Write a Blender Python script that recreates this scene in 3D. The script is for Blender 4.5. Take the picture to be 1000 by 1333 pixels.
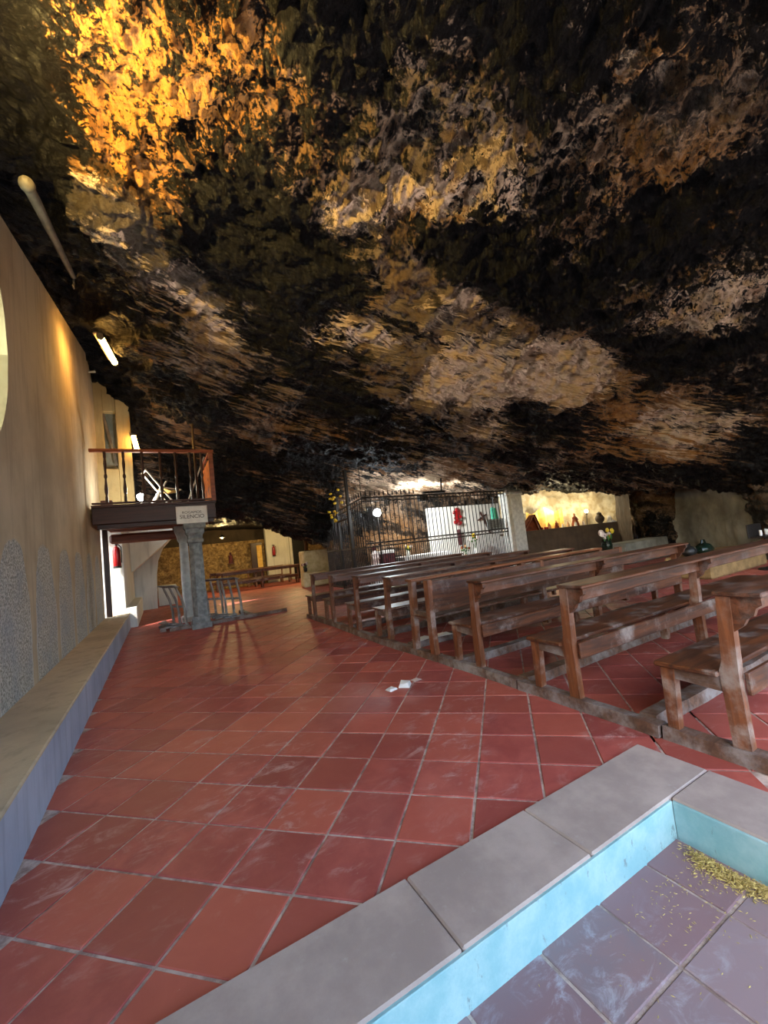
import bpy, bmesh, math, random
import numpy as np
from mathutils import Matrix, Vector
random.seed(7)
for o in list(bpy.data.objects): bpy.data.objects.remove(o)
scene = bpy.context.scene
COL = scene.collection
# ------------------------------------------------------------------ camera, world, sun, exposure
# world axes: +Y runs along the nave, +X across it to the right, the floor is z = 0
CAM = (0.7493, -3.3086, 1.5)
R_ = Vector((0.873014, -0.474967, -0.110579)); U_ = Vector((0.061946, -0.116901, 0.991210)); F_ = Vector((0.483719, 0.872190, 0.072636))
cd = bpy.data.cameras.new('camera'); cam = bpy.data.objects.new('camera', cd); COL.objects.link(cam)
cd.sensor_fit = 'HORIZONTAL'; cd.sensor_width = 36.0; cd.lens = 538.05/1000*36; cd.clip_start = 0.05; cd.clip_end = 200
cam.matrix_world = Matrix(((R_.x, U_.x, -F_.x, CAM[0]), (R_.y, U_.y, -F_.y, CAM[1]), (R_.z, U_.z, -F_.z, CAM[2]), (0, 0, 0, 1)))
scene.camera = cam
vs = scene.view_settings
vs.view_transform = 'Standard'; vs.look = 'None'; vs.gamma = 1.0; vs.use_curve_mapping = False
vs.exposure = 0.75
w = bpy.data.worlds.new('world'); scene.world = w; w.use_nodes = True
nt = w.node_tree; nt.nodes.clear()
wo = nt.nodes.new('ShaderNodeOutputWorld'); bg = nt.nodes.new('ShaderNodeBackground'); sky = nt.nodes.new('ShaderNodeTexSky')
sky.sky_type = 'NISHITA'; sky.sun_disc = False; sky.sun_elevation = math.radians(49); sky.sun_rotation = math.radians(-115); sky.air_density = 1.0; sky.dust_density = 3.0
bg.inputs['Strength'].default_value = 0.80
nt.links.new(sky.outputs[0], bg.inputs[0]); nt.links.new(bg.outputs[0], wo.inputs[0])
sd = bpy.data.lights.new('sun', 'SUN'); sd.energy = 7.0; sd.angle = math.radians(0.6); sd.color = (1, .95, .86)
sun = bpy.data.objects.new('sun', sd); COL.objects.link(sun); sun.location = (-8, 2, 9)
sun.rotation_euler = Vector((0.60, 0.27, -0.75)).to_track_quat('-Z', 'Y').to_euler()

# ------------------------------------------------------------------ helpers
def lin(c):
    return tuple(((v/12.92) if v <= .04045 else ((v+.055)/1.055)**2.4) for v in [x/255 for x in c]) + (1.0,)

class MB:
    def __init__(s): s.v = []; s.f = []
    def add(s, vs, fs):
        n = len(s.v); s.v += [tuple(p) for p in vs]; s.f += [tuple(i+n for i in f) for f in fs]; return s
    def cbox(s, cx, cy, cz, sx, sy, sz, c=None, M=None):
        if c is None: c = min(.006, .2*min(sx, sy, sz))
        hx, hy, hz = sx/2, sy/2, sz/2; V = []; idx = {}
        for ix in (-1, 1):
            for iy in (-1, 1):
                for iz in (-1, 1):
                    for a in range(3):
                        p = [ix*(hx-(c if a != 0 else 0)), iy*(hy-(c if a != 1 else 0)), iz*(hz-(c if a != 2 else 0))]
                        idx[(ix, iy, iz, a)] = len(V); V.append(Vector(p))
        Fc = []
        for a in range(3):
            b, d = (a+1) % 3, (a+2) % 3
            for sg in (-1, 1):
                q = []
                for (u, v) in ((-1, -1), (1, -1), (1, 1), (-1, 1)):
                    k = [0, 0, 0]; k[a] = sg; k[b] = u; k[d] = v; q.append(idx[(*k, a)])
                Fc.append(q)
            for u in (-1, 1):
                for v in (-1, 1):
                    k0 = [0, 0, 0]; k1 = [0, 0, 0]; k0[a] = -1; k1[a] = 1
                    k0[b] = k1[b] = u; k0[d] = k1[d] = v
                    Fc.append([idx[(*k0, b)], idx[(*k1, b)], idx[(*k1, d)], idx[(*k0, d)]])
        for ix in (-1, 1):
            for iy in (-1, 1):
                for iz in (-1, 1): Fc.append([idx[(ix, iy, iz, a)] for a in range(3)])
        off = Vector((cx, cy, cz))
        V = [((M @ p) if M else p) + off for p in V]
        return s.add(V, Fc)
    def box(s, x0, x1, y0, y1, z0, z1, c=None):
        return s.cbox((x0+x1)/2, (y0+y1)/2, (z0+z1)/2, abs(x1-x0), abs(y1-y0), abs(z1-z0), c)
    def plainbox(s, x0, x1, y0, y1, z0, z1):
        return s.add([(x, y, z) for x in (x0, x1) for y in (y0, y1) for z in (z0, z1)], [(0, 1, 3, 2), (4, 6, 7, 5), (0, 4, 5, 1), (2, 3, 7, 6), (0, 2, 6, 4), (1, 5, 7, 3)])
    def beam(s, p0, p1, wd, h, up=(0, 0, 1), c=None):
        p0 = Vector(p0); p1 = Vector(p1); d = p1-p0; L = d.length; d.normalize(); u = Vector(up)
        x = d.cross(u); x.normalize(); z = x.cross(d)
        M = Matrix((x, d, z)).transposed(); m = (p0+p1)/2
        return s.cbox(m.x, m.y, m.z, wd, L, h, c, M)
    def tube(s, pts, r, n=8, cap=True):
        pts = [Vector(p) for p in pts]; m = len(pts); V = []; Fc = []
        rr = r if hasattr(r, '__len__') else [r]*m
        up = Vector((0, 0, 1))
        d0 = (pts[1]-pts[0]).normalized()
        if abs(d0.dot(up)) > .9: up = Vector((0, 1, 0))
        for i, p in enumerate(pts):
            d = (pts[min(i+1, m-1)]-pts[max(i-1, 0)]).normalized()
            x = d.cross(up)
            if x.length < 1e-4: x = d.cross(Vector((1, 0, 0)))
            x.normalize(); y = x.cross(d); up = y
            for k in range(n):
                t = 2*math.pi*k/n; V.append(p+(x*math.cos(t)+y*math.sin(t))*rr[i])
        for i in range(m-1):
            for k in range(n): Fc.append((i*n+k, i*n+(k+1) % n, (i+1)*n+(k+1) % n, (i+1)*n+k))
        if cap: Fc += [tuple(range(n)), tuple((m-1)*n+k for k in range(n))]
        return s.add(V, Fc)
    def lathe(s, prof, n=16, c=(0, 0, 0), sx=1, sy=1):
        V = []; Fc = []; m = len(prof)
        for (r, z) in prof:
            for k in range(n):
                t = 2*math.pi*(k+.5)/n; V.append((c[0]+r*sx*math.cos(t), c[1]+r*sy*math.sin(t), c[2]+z))
        for i in range(m-1):
            for k in range(n): Fc.append((i*n+k, i*n+(k+1) % n, (i+1)*n+(k+1) % n, (i+1)*n+k))
        Fc += [tuple(range(n)), tuple((m-1)*n+k for k in range(n))]
        return s.add(V, Fc)
    def sqlathe(s, prof, c=(0, 0, 0)):
        V = []; Fc = []
        for (r, z) in prof:
            for (u, v) in ((-1, -1), (1, -1), (1, 1), (-1, 1)): V.append((c[0]+u*r, c[1]+v*r, c[2]+z))
        for i in range(len(prof)-1):
            for k in range(4): Fc.append((i*4+k, i*4+(k+1) % 4, (i+1)*4+(k+1) % 4, (i+1)*4+k))
        m = len(prof)-1
        Fc += [(0, 1, 2, 3), (m*4, m*4+1, m*4+2, m*4+3)]
        return s.add(V, Fc)
    def prism(s, poly, axis, lo, hi):
        n = len(poly); V = []
        for t in (lo, hi):
            for (u, v) in poly:
                V.append({'x': (t, u, v), 'y': (u, t, v), 'z': (u, v, t)}[axis])
        Fc = [tuple(range(n)), tuple(range(n, 2*n))]+[(i, (i+1) % n, n+(i+1) % n, n+i) for i in range(n)]
        return s.add(V, Fc)
    def blob(s, c, rx, ry, rz, nu=12, nv=8, jit=0):
        V = []; Fc = []
        for j in range(1, nv):
            ph = math.pi*j/nv
            for k in range(nu):
                t = 2*math.pi*k/nu; q = 1+jit*(random.random()-.5)
                V.append((c[0]+rx*q*math.sin(ph)*math.cos(t), c[1]+ry*q*math.sin(ph)*math.sin(t), c[2]+rz*q*math.cos(ph)))
        a = len(V); V += [(c[0], c[1], c[2]+rz), (c[0], c[1], c[2]-rz)]
        for j in range(nv-2):
            for k in range(nu): Fc.append((j*nu+k, j*nu+(k+1) % nu, (j+1)*nu+(k+1) % nu, (j+1)*nu+k))
        for k in range(nu): Fc += [(a, k, (k+1) % nu), (a+1, (nv-2)*nu+k, (nv-2)*nu+(k+1) % nu)]
        return s.add(V, Fc)
    def build(s, name, m, parent=None, smooth=False):
        me = bpy.data.meshes.new(name); me.from_pydata(s.v, [], s.f)
        b = bmesh.new(); b.from_mesh(me); bmesh.ops.recalc_face_normals(b, faces=b.faces); b.to_mesh(me); b.free()
        if smooth:
            me.polygons.foreach_set('use_smooth', [True]*len(me.polygons))
            try: me.set_sharp_from_angle(angle=math.radians(40))
            except Exception: pass
        me.materials.append(m)
        o = bpy.data.objects.new(name, me); COL.objects.link(o)
        if parent: o.parent = parent
        return o

def tag(o, label=None, cat=None, group=None, kind=None):
    if label: o['label'] = label
    if cat: o['category'] = cat
    if group: o['group'] = group
    if kind: o['kind'] = kind
    return o
def thing(name, label, cat, loc=(0, 0, 0), rz=0, group=None):
    o = bpy.data.objects.new(name, None); COL.objects.link(o); o.empty_display_size = .1
    o.location = loc; o.rotation_euler = (0, 0, rz)
    return tag(o, label, cat, group)
def copy_tree(o, parent=None):
    c = o.copy(); COL.objects.link(c); c.parent = parent
    for ch in list(o.children): copy_tree(ch, c)
    return c
def struct(o): o['kind'] = 'structure'; return o

# numpy noise ------------------------------------------------------
def _hash(ix, iy, iz, seed):
    h = (ix.astype(np.int64)*374761393 + iy.astype(np.int64)*668265263 + iz.astype(np.int64)*2147483647 + seed*1274126177) & 0xFFFFFFFF
    h = ((h ^ (h >> 13))*1274126177) & 0xFFFFFFFF
    h = ((h ^ (h >> 16))*2246822519) & 0xFFFFFFFF
    return ((h ^ (h >> 15)) & 0xFFFFFF)/float(0xFFFFFF)
def vnoise(x, y, z, seed=0):
    fx, fy, fz = np.floor(x), np.floor(y), np.floor(z)
    u, v, t = x-fx, y-fy, z-fz
    u = u*u*u*(u*(u*6-15)+10); v = v*v*v*(v*(v*6-15)+10); t = t*t*t*(t*(t*6-15)+10)
    r = 0
    for a in (0, 1):
        for b in (0, 1):
            for c in (0, 1):
                r = r + _hash(fx+a, fy+b, fz+c, seed)*(u if a else 1-u)*(v if b else 1-v)*(t if c else 1-t)
    return r*2-1
def fbm(x, y, z, o=4, seed=0, gain=.5):
    r = 0; a = 1; s = 0
    for i in range(o):
        r = r+a*vnoise(x, y, z, seed+i); s += a; a *= gain; x, y, z = x*2.03+1.7, y*2.03+3.1, z*2.03+5.3
    return r/s
def billow(x, y, z, o=4, seed=0, gain=.55):
    r = 0; a = 1; s = 0
    for i in range(o):
        r = r+a*np.abs(vnoise(x, y, z, seed+i)); s += a; a *= gain; x, y, z = x*2.03+1.7, y*2.03+3.1, z*2.03+5.3
    return r/s*2-.6
def sstep(a, b, x): t = np.clip((x-a)/(b-a), 0, 1); return t*t*(3-2*t)
def grid_mesh(name, P, nu, nv, m, attrs=None, smooth=True):
    me = bpy.data.meshes.new(name)
    me.vertices.add(nu*nv); me.vertices.foreach_set('co', P.astype(np.float32).ravel())
    i, j = np.meshgrid(np.arange(nu-1), np.arange(nv-1), indexing='ij'); a = (i*nv+j).ravel()
    q = np.stack([a, a+nv, a+nv+1, a+1], -1).astype(np.int32); n = len(q)
    me.loops.add(n*4); me.loops.foreach_set('vertex_index', q.ravel())
    me.polygons.add(n); me.polygons.foreach_set('loop_start', np.arange(0, n*4, 4, dtype=np.int32))
    me.polygons.foreach_set('use_smooth', np.full(n, smooth))
    me.update(calc_edges=True); me.validate()
    for k, v in (attrs or {}).items():
        at = me.attributes.new(k, 'FLOAT', 'POINT'); at.data.foreach_set('value', v.astype(np.float32).ravel())
    me.materials.append(m)
    o = bpy.data.objects.new(name, me); COL.objects.link(o); return o

# ------------------------------------------------------------------ materials
class NT:
    def __init__(s, name):
        s.m = bpy.data.materials.new(name); s.m.use_nodes = True; s.t = s.m.node_tree; s.t.nodes.clear()
        s.out = s.n('ShaderNodeOutputMaterial'); s.b = s.n('ShaderNodeBsdfPrincipled'); s.l(s.b.outputs[0], s.out.inputs[0])
    def n(s, k, **kw):
        x = s.t.nodes.new(k)
        for a, b in kw.items(): setattr(x, a, b)
        return x
    def l(s, a, b): s.t.links.new(a, b)
    def val(s, x, sock):
        if hasattr(x, 'is_output') or hasattr(x, 'links'): s.l(x, sock)
        else: sock.default_value = x
    def pos(s): return s.n('ShaderNodeNewGeometry').outputs['Position']
    def obj(s): return s.n('ShaderNodeTexCoord').outputs['Object']
    def map(s, v, sc=(1, 1, 1), rot=(0, 0, 0)):
        x = s.n('ShaderNodeMapping'); x.inputs['Scale'].default_value = sc; x.inputs['Rotation'].default_value = rot; s.l(v, x.inputs[0]); return x.outputs[0]
    def noise(s, v, sc, det=5, rough=.6, dist=0):
        x = s.n('ShaderNodeTexNoise'); x.inputs['Scale'].default_value = sc; x.inputs['Detail'].default_value = det
        x.inputs['Roughness'].default_value = rough; x.inputs['Distortion'].default_value = dist; s.l(v, x.inputs['Vector']); return x.outputs[0]
    def vor(s, v, sc, feat='F1'):
        x = s.n('ShaderNodeTexVoronoi', feature=feat); x.inputs['Scale'].default_value = sc; s.l(v, x.inputs['Vector']); return x.outputs[0]
    def ramp(s, x, p0, p1, v0=0, v1=1):
        r = s.n('ShaderNodeMapRange', interpolation_type='SMOOTHSTEP'); s.l(x, r.inputs[0])
        for i, v in enumerate((p0, p1, v0, v1)): r.inputs[i+1].default_value = v
        return r.outputs[0]
    def math(s, op, a, b=0.0, c=None):
        x = s.n('ShaderNodeMath', operation=op); s.val(a, x.inputs[0]); s.val(b, x.inputs[1])
        if c is not None: s.val(c, x.inputs[2])
        return x.outputs[0]
    def mix(s, f, a, b, mode='MIX'):
        x = s.n('ShaderNodeMix', data_type='RGBA', blend_type=mode); s.val(f, x.inputs[0]); s.val(a, x.inputs[6]); s.val(b, x.inputs[7]); return x.outputs[2]
    def attr(s, k): return s.n('ShaderNodeAttribute', attribute_name=k).outputs['Fac']
    def bump(s, h, st, dist=.02, prev=None):
        x = s.n('ShaderNodeBump'); x.inputs['Strength'].default_value = st; x.inputs['Distance'].default_value = dist; s.l(h, x.inputs['Height'])
        if prev: s.l(prev, x.inputs['Normal'])
        s.l(x.outputs[0], s.b.inputs['Normal']); return x.outputs[0]
    def sep(s, v):
        x = s.n('ShaderNodeSeparateXYZ'); s.l(v, x.inputs[0]); return x.outputs
    def col(s, c): s.val(c, s.b.inputs['Base Color'])
    def rough(s, r): s.val(r, s.b.inputs['Roughness'])

def simple(name, c1, c2=None, sc=8, rough=.7, bump=0, bsc=None, metal=0, spec=.5):
    k = NT(name); v = k.obj(); n = k.noise(v, sc)
    k.col(k.mix(k.ramp(n, .35, .65), lin(c1), lin(c2 or c1))); k.rough(rough)
    k.b.inputs['Metallic'].default_value = metal; k.b.inputs['Specular IOR Level'].default_value = spec
    if bump: k.bump(k.noise(v, bsc or sc*3), bump)
    return k.m
def emit(name, c, st):
    k = NT(name); k.col(lin(c)); k.b.inputs['Emission Color'].default_value = lin(c); k.b.inputs['Emission Strength'].default_value = st; return k.m

def wood(name, c1, c2, worn, wornamt=.5, axis=0, rough=.45):
    k = NT(name); v = k.obj(); p = k.pos()
    sc = [9, 9, 9]; sc[axis] = .8
    oi = k.n('ShaderNodeObjectInfo').outputs['Random']
    g = k.noise(k.map(v, sc), 2.2, 6, .65, .6)
    c = k.mix(k.ramp(g, .3, .7), lin(c1), lin(c2))
    c = k.mix(k.math('MULTIPLY', oi, .35), c, lin(tuple(int(x*.6) for x in c1)))
    wn = k.ramp(k.noise(p, 3.5, 6, .7), .62-.25*wornamt, .78-.1*wornamt)
    wn = k.math('MULTIPLY', wn, k.ramp(k.sep(p)[2], 1.1, .15, .25, 1))
    c = k.mix(wn, c, lin(worn))
    k.col(c); k.rough(k.math('ADD', k.math('MULTIPLY', wn, .35), rough))
    k.bump(g, .25, .01); return k.m

M = {}
M['wood'] = wood('varnished_wood', (118, 68, 38), (54, 31, 20), (164, 152, 142), .55)
M['wood_v'] = wood('varnished_wood_upright', (146, 88, 52), (88, 50, 30), (168, 156, 146), .7, 2)
M['wood_y'] = wood('wood_along_nave', (118, 84, 62), (80, 56, 42), (150, 142, 138), .95, 1, .7)
M['wood_o'] = wood('orange_wood', (150, 84, 40), (110, 58, 28), (150, 130, 110), .3)
M['wood_dark'] = wood('dark_wood', (78, 38, 26), (44, 22, 15), (80, 60, 50), .1, 0, .5)
M['wood_dark_v'] = wood('dark_wood_upright', (66, 38, 25), (38, 22, 15), (80, 60, 50), .1, 2, .4)
M['wood_red'] = wood('red_wood', (160, 86, 58), (108, 54, 36), (120, 80, 60), .1, 0, .5)  # reddish wood, lightened to carry the orange light on the rear beam
M['wood_grey'] = wood('grey_wood', (164, 158, 150), (110, 100, 92), (190, 190, 190), .7, 2, .75)
M['wood_grey_x'] = wood('grey_wood_flat', (150, 148, 146), (96, 92, 92), (190, 192, 196), .7, 0, .75)
M['iron'] = simple('wrought_iron', (40, 34, 30), (22, 19, 18), 20, .6, .2, metal=.3)
M['iron_grey'] = simple('grey_iron', (96, 88, 80), (60, 54, 48), 20, .6, .2, metal=.3)
M['black'] = simple('black_plastic', (14, 14, 14), (24, 24, 24), 10, .5)
M['white'] = simple('white_paint', (222, 220, 212), (204, 202, 196), 6, .7)
M['paper'] = simple('white_paper', (236, 236, 232), (222, 222, 220), 6, .8)
M['cloth_white'] = simple('white_cloth', (232, 230, 224), (210, 208, 204), 10, .9, .2)
M['red'] = simple('red_paint', (150, 18, 22), (120, 12, 16), 6, .3)
M['stone_grey'] = simple('grey_stone', (146, 150, 148), (112, 116, 116), 9, .8, .4, 30)
M['stone_white'] = simple('whitewashed_stone', (205, 206, 200), (178, 180, 176), 7, .8, .3, 30)
M['silver'] = simple('silver_metal', (170, 170, 170), (130, 130, 130), 10, .35, metal=.9)
M['pipe'] = simple('grey_pipe', (120, 112, 100), (92, 86, 78), 5, .6)
M['green'] = simple('leaf_green', (66, 110, 40), (40, 80, 30), 9, .6)
M['yellow'] = simple('yellow_petal', (230, 205, 60), (210, 170, 40), 9, .6)
M['pink'] = simple('pale_petal', (225, 215, 205), (205, 180, 175), 9, .6)
M['brown'] = simple('brown_cloth', (134, 62, 26), (90, 38, 16), 7, .9, .3)
M['maroon'] = simple('maroon_cloth', (86, 34, 38), (60, 24, 28), 7, .9)
M['ochre_cloth'] = simple('ochre_cloth', (228, 190, 104), (206, 158, 76), 5, .9, .3)
M['clay'] = simple('painted_clay', (200, 160, 110), (160, 110, 70), 12, .7)
M['green_cloth'] = simple('green_cloth', (70, 165, 140), (50, 140, 118), 8, .9)
M['dark_green'] = simple('dark_green_glass', (22, 40, 30), (12, 26, 20), 6, .2)
M['tube_on'] = emit('lit_tube', (255, 190, 90), 55)
M['bulb_on'] = emit('lit_bulb', (232, 246, 255), 60)
M['bulb_warm'] = emit('warm_bulb', (255, 225, 170), 40)

def m_plaster(name, c1, c2, stucco=False):
    k = NT(name); p = k.pos(); x, y, z = k.sep(p)
    n1 = k.noise(p, .9, 6, .6); n2 = k.noise(k.map(p, (6, 6, .5)), 1.2, 5, .6)
    c = k.mix(k.ramp(n1, .3, .7), lin(c1), lin(c2))
    c = k.mix(k.ramp(n2, .48, .7, 0, .45), c, lin(tuple(int(v*.72) for v in c1)))
    fine = k.noise(p, 25, 5, .6); bh = k.math('MULTIPLY', fine, .35)
    if stucco:
        s = k.math('ABSOLUTE', k.math('SINE', k.math('ADD', k.math('MULTIPLY', k.math('ADD', y, k.math('MULTIPLY', k.math('SUBTRACT', k.noise(p, 1.7), .5), .22)), 2.513), -.19)))
        top = k.math('ADD', k.math('MULTIPLY', k.math('POWER', k.ramp(s, .22, 1.0), .42), .85), 1.08)
        top = k.math('ADD', top, k.math('MULTIPLY', k.math('SUBTRACT', k.noise(p, 6), .5), .16))
        edge = k.math('SUBTRACT', top, z)
        rg = k.ramp(edge, -.02, .03)
        gap = k.ramp(s, .22, .26)
        rg = k.math('MULTIPLY', rg, gap)
        vs_ = k.noise(p, 42, 4, .7)
        cs = k.mix(k.ramp(vs_, .38, .62), lin((124, 120, 110)), lin((206, 202, 192)))
        cs = k.mix(k.ramp(k.noise(p, 2.0), .4, .7, 0, .5), cs, lin((140, 148, 160)))
        rim = k.math('MULTIPLY', k.ramp(s, .36, .29), k.ramp(s, .22, .26))
        c = k.mix(rg, c, cs)
        c = k.mix(k.math('MULTIPLY', rim, k.ramp(edge, 0, .05, 0, .55)), c, lin((205, 202, 190)))
        bh = k.math('ADD', bh, k.math('MULTIPLY', k.math('MULTIPLY', rg, vs_), 2.2))
    k.col(c); k.rough(.9); k.bump(bh, .5, .02); return k.m
M['plaster'] = m_plaster('ochre_plaster', (192, 174, 146), (166, 148, 122), True)
M['plaster_warm'] = m_plaster('warm_plaster', (196, 176, 128), (170, 146, 100))
M['plaster_white'] = m_plaster('white_plaster', (222, 220, 210), (204, 202, 194))
M['plaster_grey'] = m_plaster('grey_plaster', (150, 148, 134), (88, 84, 72))
M['ledge_top'] = m_plaster('ledge_plaster', (202, 184, 152), (172, 156, 130))
M['ledge_face'] = m_plaster('ledge_face_paint', (176, 184, 200), (150, 158, 176))
def m_curb():
    k = NT('curb_stone'); p = k.pos()
    c = k.mix(k.ramp(k.noise(p, 2.5, 7, .65), .35, .68), lin((160, 146, 138)), lin((184, 170, 160)))
    c = k.mix(k.ramp(k.noise(p, 14, 6, .7), .6, .75, 0, .5), c, lin((186, 180, 174)))
    k.col(c); k.rough(.75); k.bump(k.noise(p, 40, 5), .15, .01); return k.m
M['curb'] = m_curb()
def m_riser():
    k = NT('pale_blue_paint'); p = k.pos()
    c = k.mix(k.ramp(k.noise(p, 5, 6, .65), .35, .7), lin((132, 182, 188)), lin((166, 202, 204)))
    c = k.mix(k.ramp(k.noise(k.map(p, (1, 1, .4)), 16, 6, .75), .6, .68, 0, .8), c, lin((112, 130, 132)))
    k.col(c); k.rough(.6); k.bump(k.noise(p, 25, 6), .25, .01); return k.m
M['riser'] = m_riser()
def m_grout():
    k = NT('grout'); p = k.pos()
    k.col(k.mix(k.ramp(k.noise(p, 9, 6, .7), .35, .65), lin((146, 126, 116)), lin((206, 190, 178)))); k.rough(.9)
    k.bump(k.noise(p, 60), .4, .01); return k.m
M['grout'] = m_grout()
def m_tile(name, island=False, c1=(182, 94, 84), c2=(156, 72, 67), dust=(206, 172, 164), damt=.75, rough=.5, t1=(188, 98, 78), t2=(130, 60, 57)):
    k = NT(name); p = k.pos()
    rnd = k.n('ShaderNodeNewGeometry').outputs['Random Per Island'] if island else k.n('ShaderNodeObjectInfo').outputs['Random']
    n = k.noise(p, 4.2, 7, .65, .4)
    c = k.mix(k.ramp(n, .3, .7), lin(c1), lin(c2))
    c = k.mix(k.ramp(rnd, .0, 1, 0, .7), c, lin(t1))
    rr = k.math('FRACT', k.math('MULTIPLY', rnd, 7.31))
    c = k.mix(k.ramp(rr, .3, 1, 0, .55), c, lin(t2))
    d1 = k.ramp(k.noise(p, 1.1, 4, .5), .42, .66); d2 = k.ramp(k.noise(k.map(p, (1, 1.8, 1), (0, 0, .6)), 5, 7, .72, .8), .5, .72)
    dm = k.math('MULTIPLY', d1, d2)
    c = k.mix(k.math('MULTIPLY', dm, damt), c, lin(dust))
    sp = k.ramp(k.noise(p, 55, 3, .5), .73, .78, 0, .5)
    c = k.mix(sp, c, lin((196, 150, 136)))
    k.col(c); k.rough(k.math('ADD', k.math('MULTIPLY', k.noise(p, 6, 5), .25), rough-.1))
    k.bump(k.noise(p, 14, 6, .6), .12, .01); return k.m
M['tile'] = m_tile('terracotta_tile'); M['tile_far'] = m_tile('terracotta_tile_far', True)
M['tile_pit'] = m_tile('dusty_tile', False, (148, 122, 122), (134, 122, 126), (184, 182, 190), 1.0, .8, (160, 140, 142), (138, 102, 104))

def m_rock(name='cave_rock'):
    k = NT(name); p = k.pos()
    pale = k.attr('pale'); soot_shade = k.attr('soot_shade'); och = k.attr('ochre'); lay = k.attr('layer'); near = k.attr('near')
    # bedding coordinates: stretched along the beds, tight across them
    def dot(v):
        x = k.n('ShaderNodeVectorMath', operation='DOT_PRODUCT'); k.l(p, x.inputs[0]); x.inputs[1].default_value = v; return x.outputs['Value']
    cb = k.n('ShaderNodeCombineXYZ'); k.l(k.math('MULTIPLY', dot((.95, -.10, -.28)), .38), cb.inputs[0]); k.l(k.math('MULTIPLY', dot((.17, .96, .21)), .38), cb.inputs[1]); k.l(k.math('MULTIPLY', dot((.24, -.25, .94)), 5.0), cb.inputs[2])
    bed = cb.outputs[0]
    s1 = k.noise(bed, 2.4, 8, .68, .9); s2 = k.noise(bed, 7.5, 6, .7, .5)
    f1 = k.noise(p, 5.4, 8, .7, .8); f2 = k.noise(p, 20, 6, .72, .4); f3 = k.noise(p, 2.0, 5, .6, .5)
    mixn = k.n('ShaderNodeMix', data_type='FLOAT'); k.l(near, mixn.inputs[0]); k.l(s1, mixn.inputs[2]); k.l(f1, mixn.inputs[3]); n1 = mixn.outputs[0]
    mixm = k.n('ShaderNodeMix', data_type='FLOAT'); k.l(near, mixm.inputs[0]); k.l(s2, mixm.inputs[2]); k.l(f2, mixm.inputs[3]); n2 = mixm.outputs[0]
    base = k.mix(k.ramp(f3, .35, .65), lin((96, 74, 54)), lin((120, 104, 88)))
    base = k.mix(k.ramp(n1, .42, .6, 0, .8), base, lin((60, 45, 34)))
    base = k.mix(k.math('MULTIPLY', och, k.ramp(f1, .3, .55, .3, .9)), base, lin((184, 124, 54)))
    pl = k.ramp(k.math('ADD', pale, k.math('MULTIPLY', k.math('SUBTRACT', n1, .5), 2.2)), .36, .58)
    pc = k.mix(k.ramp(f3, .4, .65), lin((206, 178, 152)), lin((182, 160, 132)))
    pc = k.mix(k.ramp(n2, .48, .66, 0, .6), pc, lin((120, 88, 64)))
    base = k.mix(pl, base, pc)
    st = k.math('ADD', soot_shade, k.math('MULTIPLY', k.math('SUBTRACT', n1, .5), 2.9))
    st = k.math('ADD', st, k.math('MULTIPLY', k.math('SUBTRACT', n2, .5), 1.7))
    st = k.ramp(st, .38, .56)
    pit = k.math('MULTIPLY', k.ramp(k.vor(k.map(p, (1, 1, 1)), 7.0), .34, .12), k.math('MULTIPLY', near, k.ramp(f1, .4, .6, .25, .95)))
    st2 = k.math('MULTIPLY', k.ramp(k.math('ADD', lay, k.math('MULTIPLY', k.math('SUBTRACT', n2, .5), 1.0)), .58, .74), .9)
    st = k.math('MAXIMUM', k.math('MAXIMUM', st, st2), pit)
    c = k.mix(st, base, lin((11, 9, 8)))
    k.col(c); k.rough(k.math('SUBTRACT', .82, k.math('MULTIPLY', st, .42)))
    k.b.inputs['Specular IOR Level'].default_value = .2
    b1 = k.bump(n1, 1.0, .2); k.bump(k.math('ADD', n2, k.math('MULTIPLY', k.noise(p, 60, 4, .6), .4)), .9, .05, b1)
    return k.m
M['rock'] = m_rock()
def m_rubble():
    k = NT('rubble_stone'); p = k.pos()
    w_ = k.n('ShaderNodeVectorMath', operation='ADD'); nz = k.n('ShaderNodeTexNoise'); nz.inputs['Scale'].default_value = 3; k.l(p, nz.inputs['Vector']); k.l(p, w_.inputs[0]); k.l(nz.outputs['Color'], w_.inputs[1])
    e = k.vor(k.map(w_.outputs[0], (1, 1, 1.4)), 4.6, 'DISTANCE_TO_EDGE')
    n = k.noise(p, 6, 6, .7)
    c = k.mix(k.ramp(n, .35, .65), lin((176, 146, 96)), lin((120, 92, 56)))
    c = k.mix(k.ramp(e, .05, .0, 0, .6), c, lin((90, 70, 46)))
    k.col(c); k.rough(.9); k.bump(k.math('ADD', k.ramp(e, 0, .12), k.math('MULTIPLY', n, .5)), .9, .05); return k.m
M['rubble'] = m_rubble()
M['earth'] = m_plaster('dark_earth_plaster', (86, 72, 58), (56, 46, 36))

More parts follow.
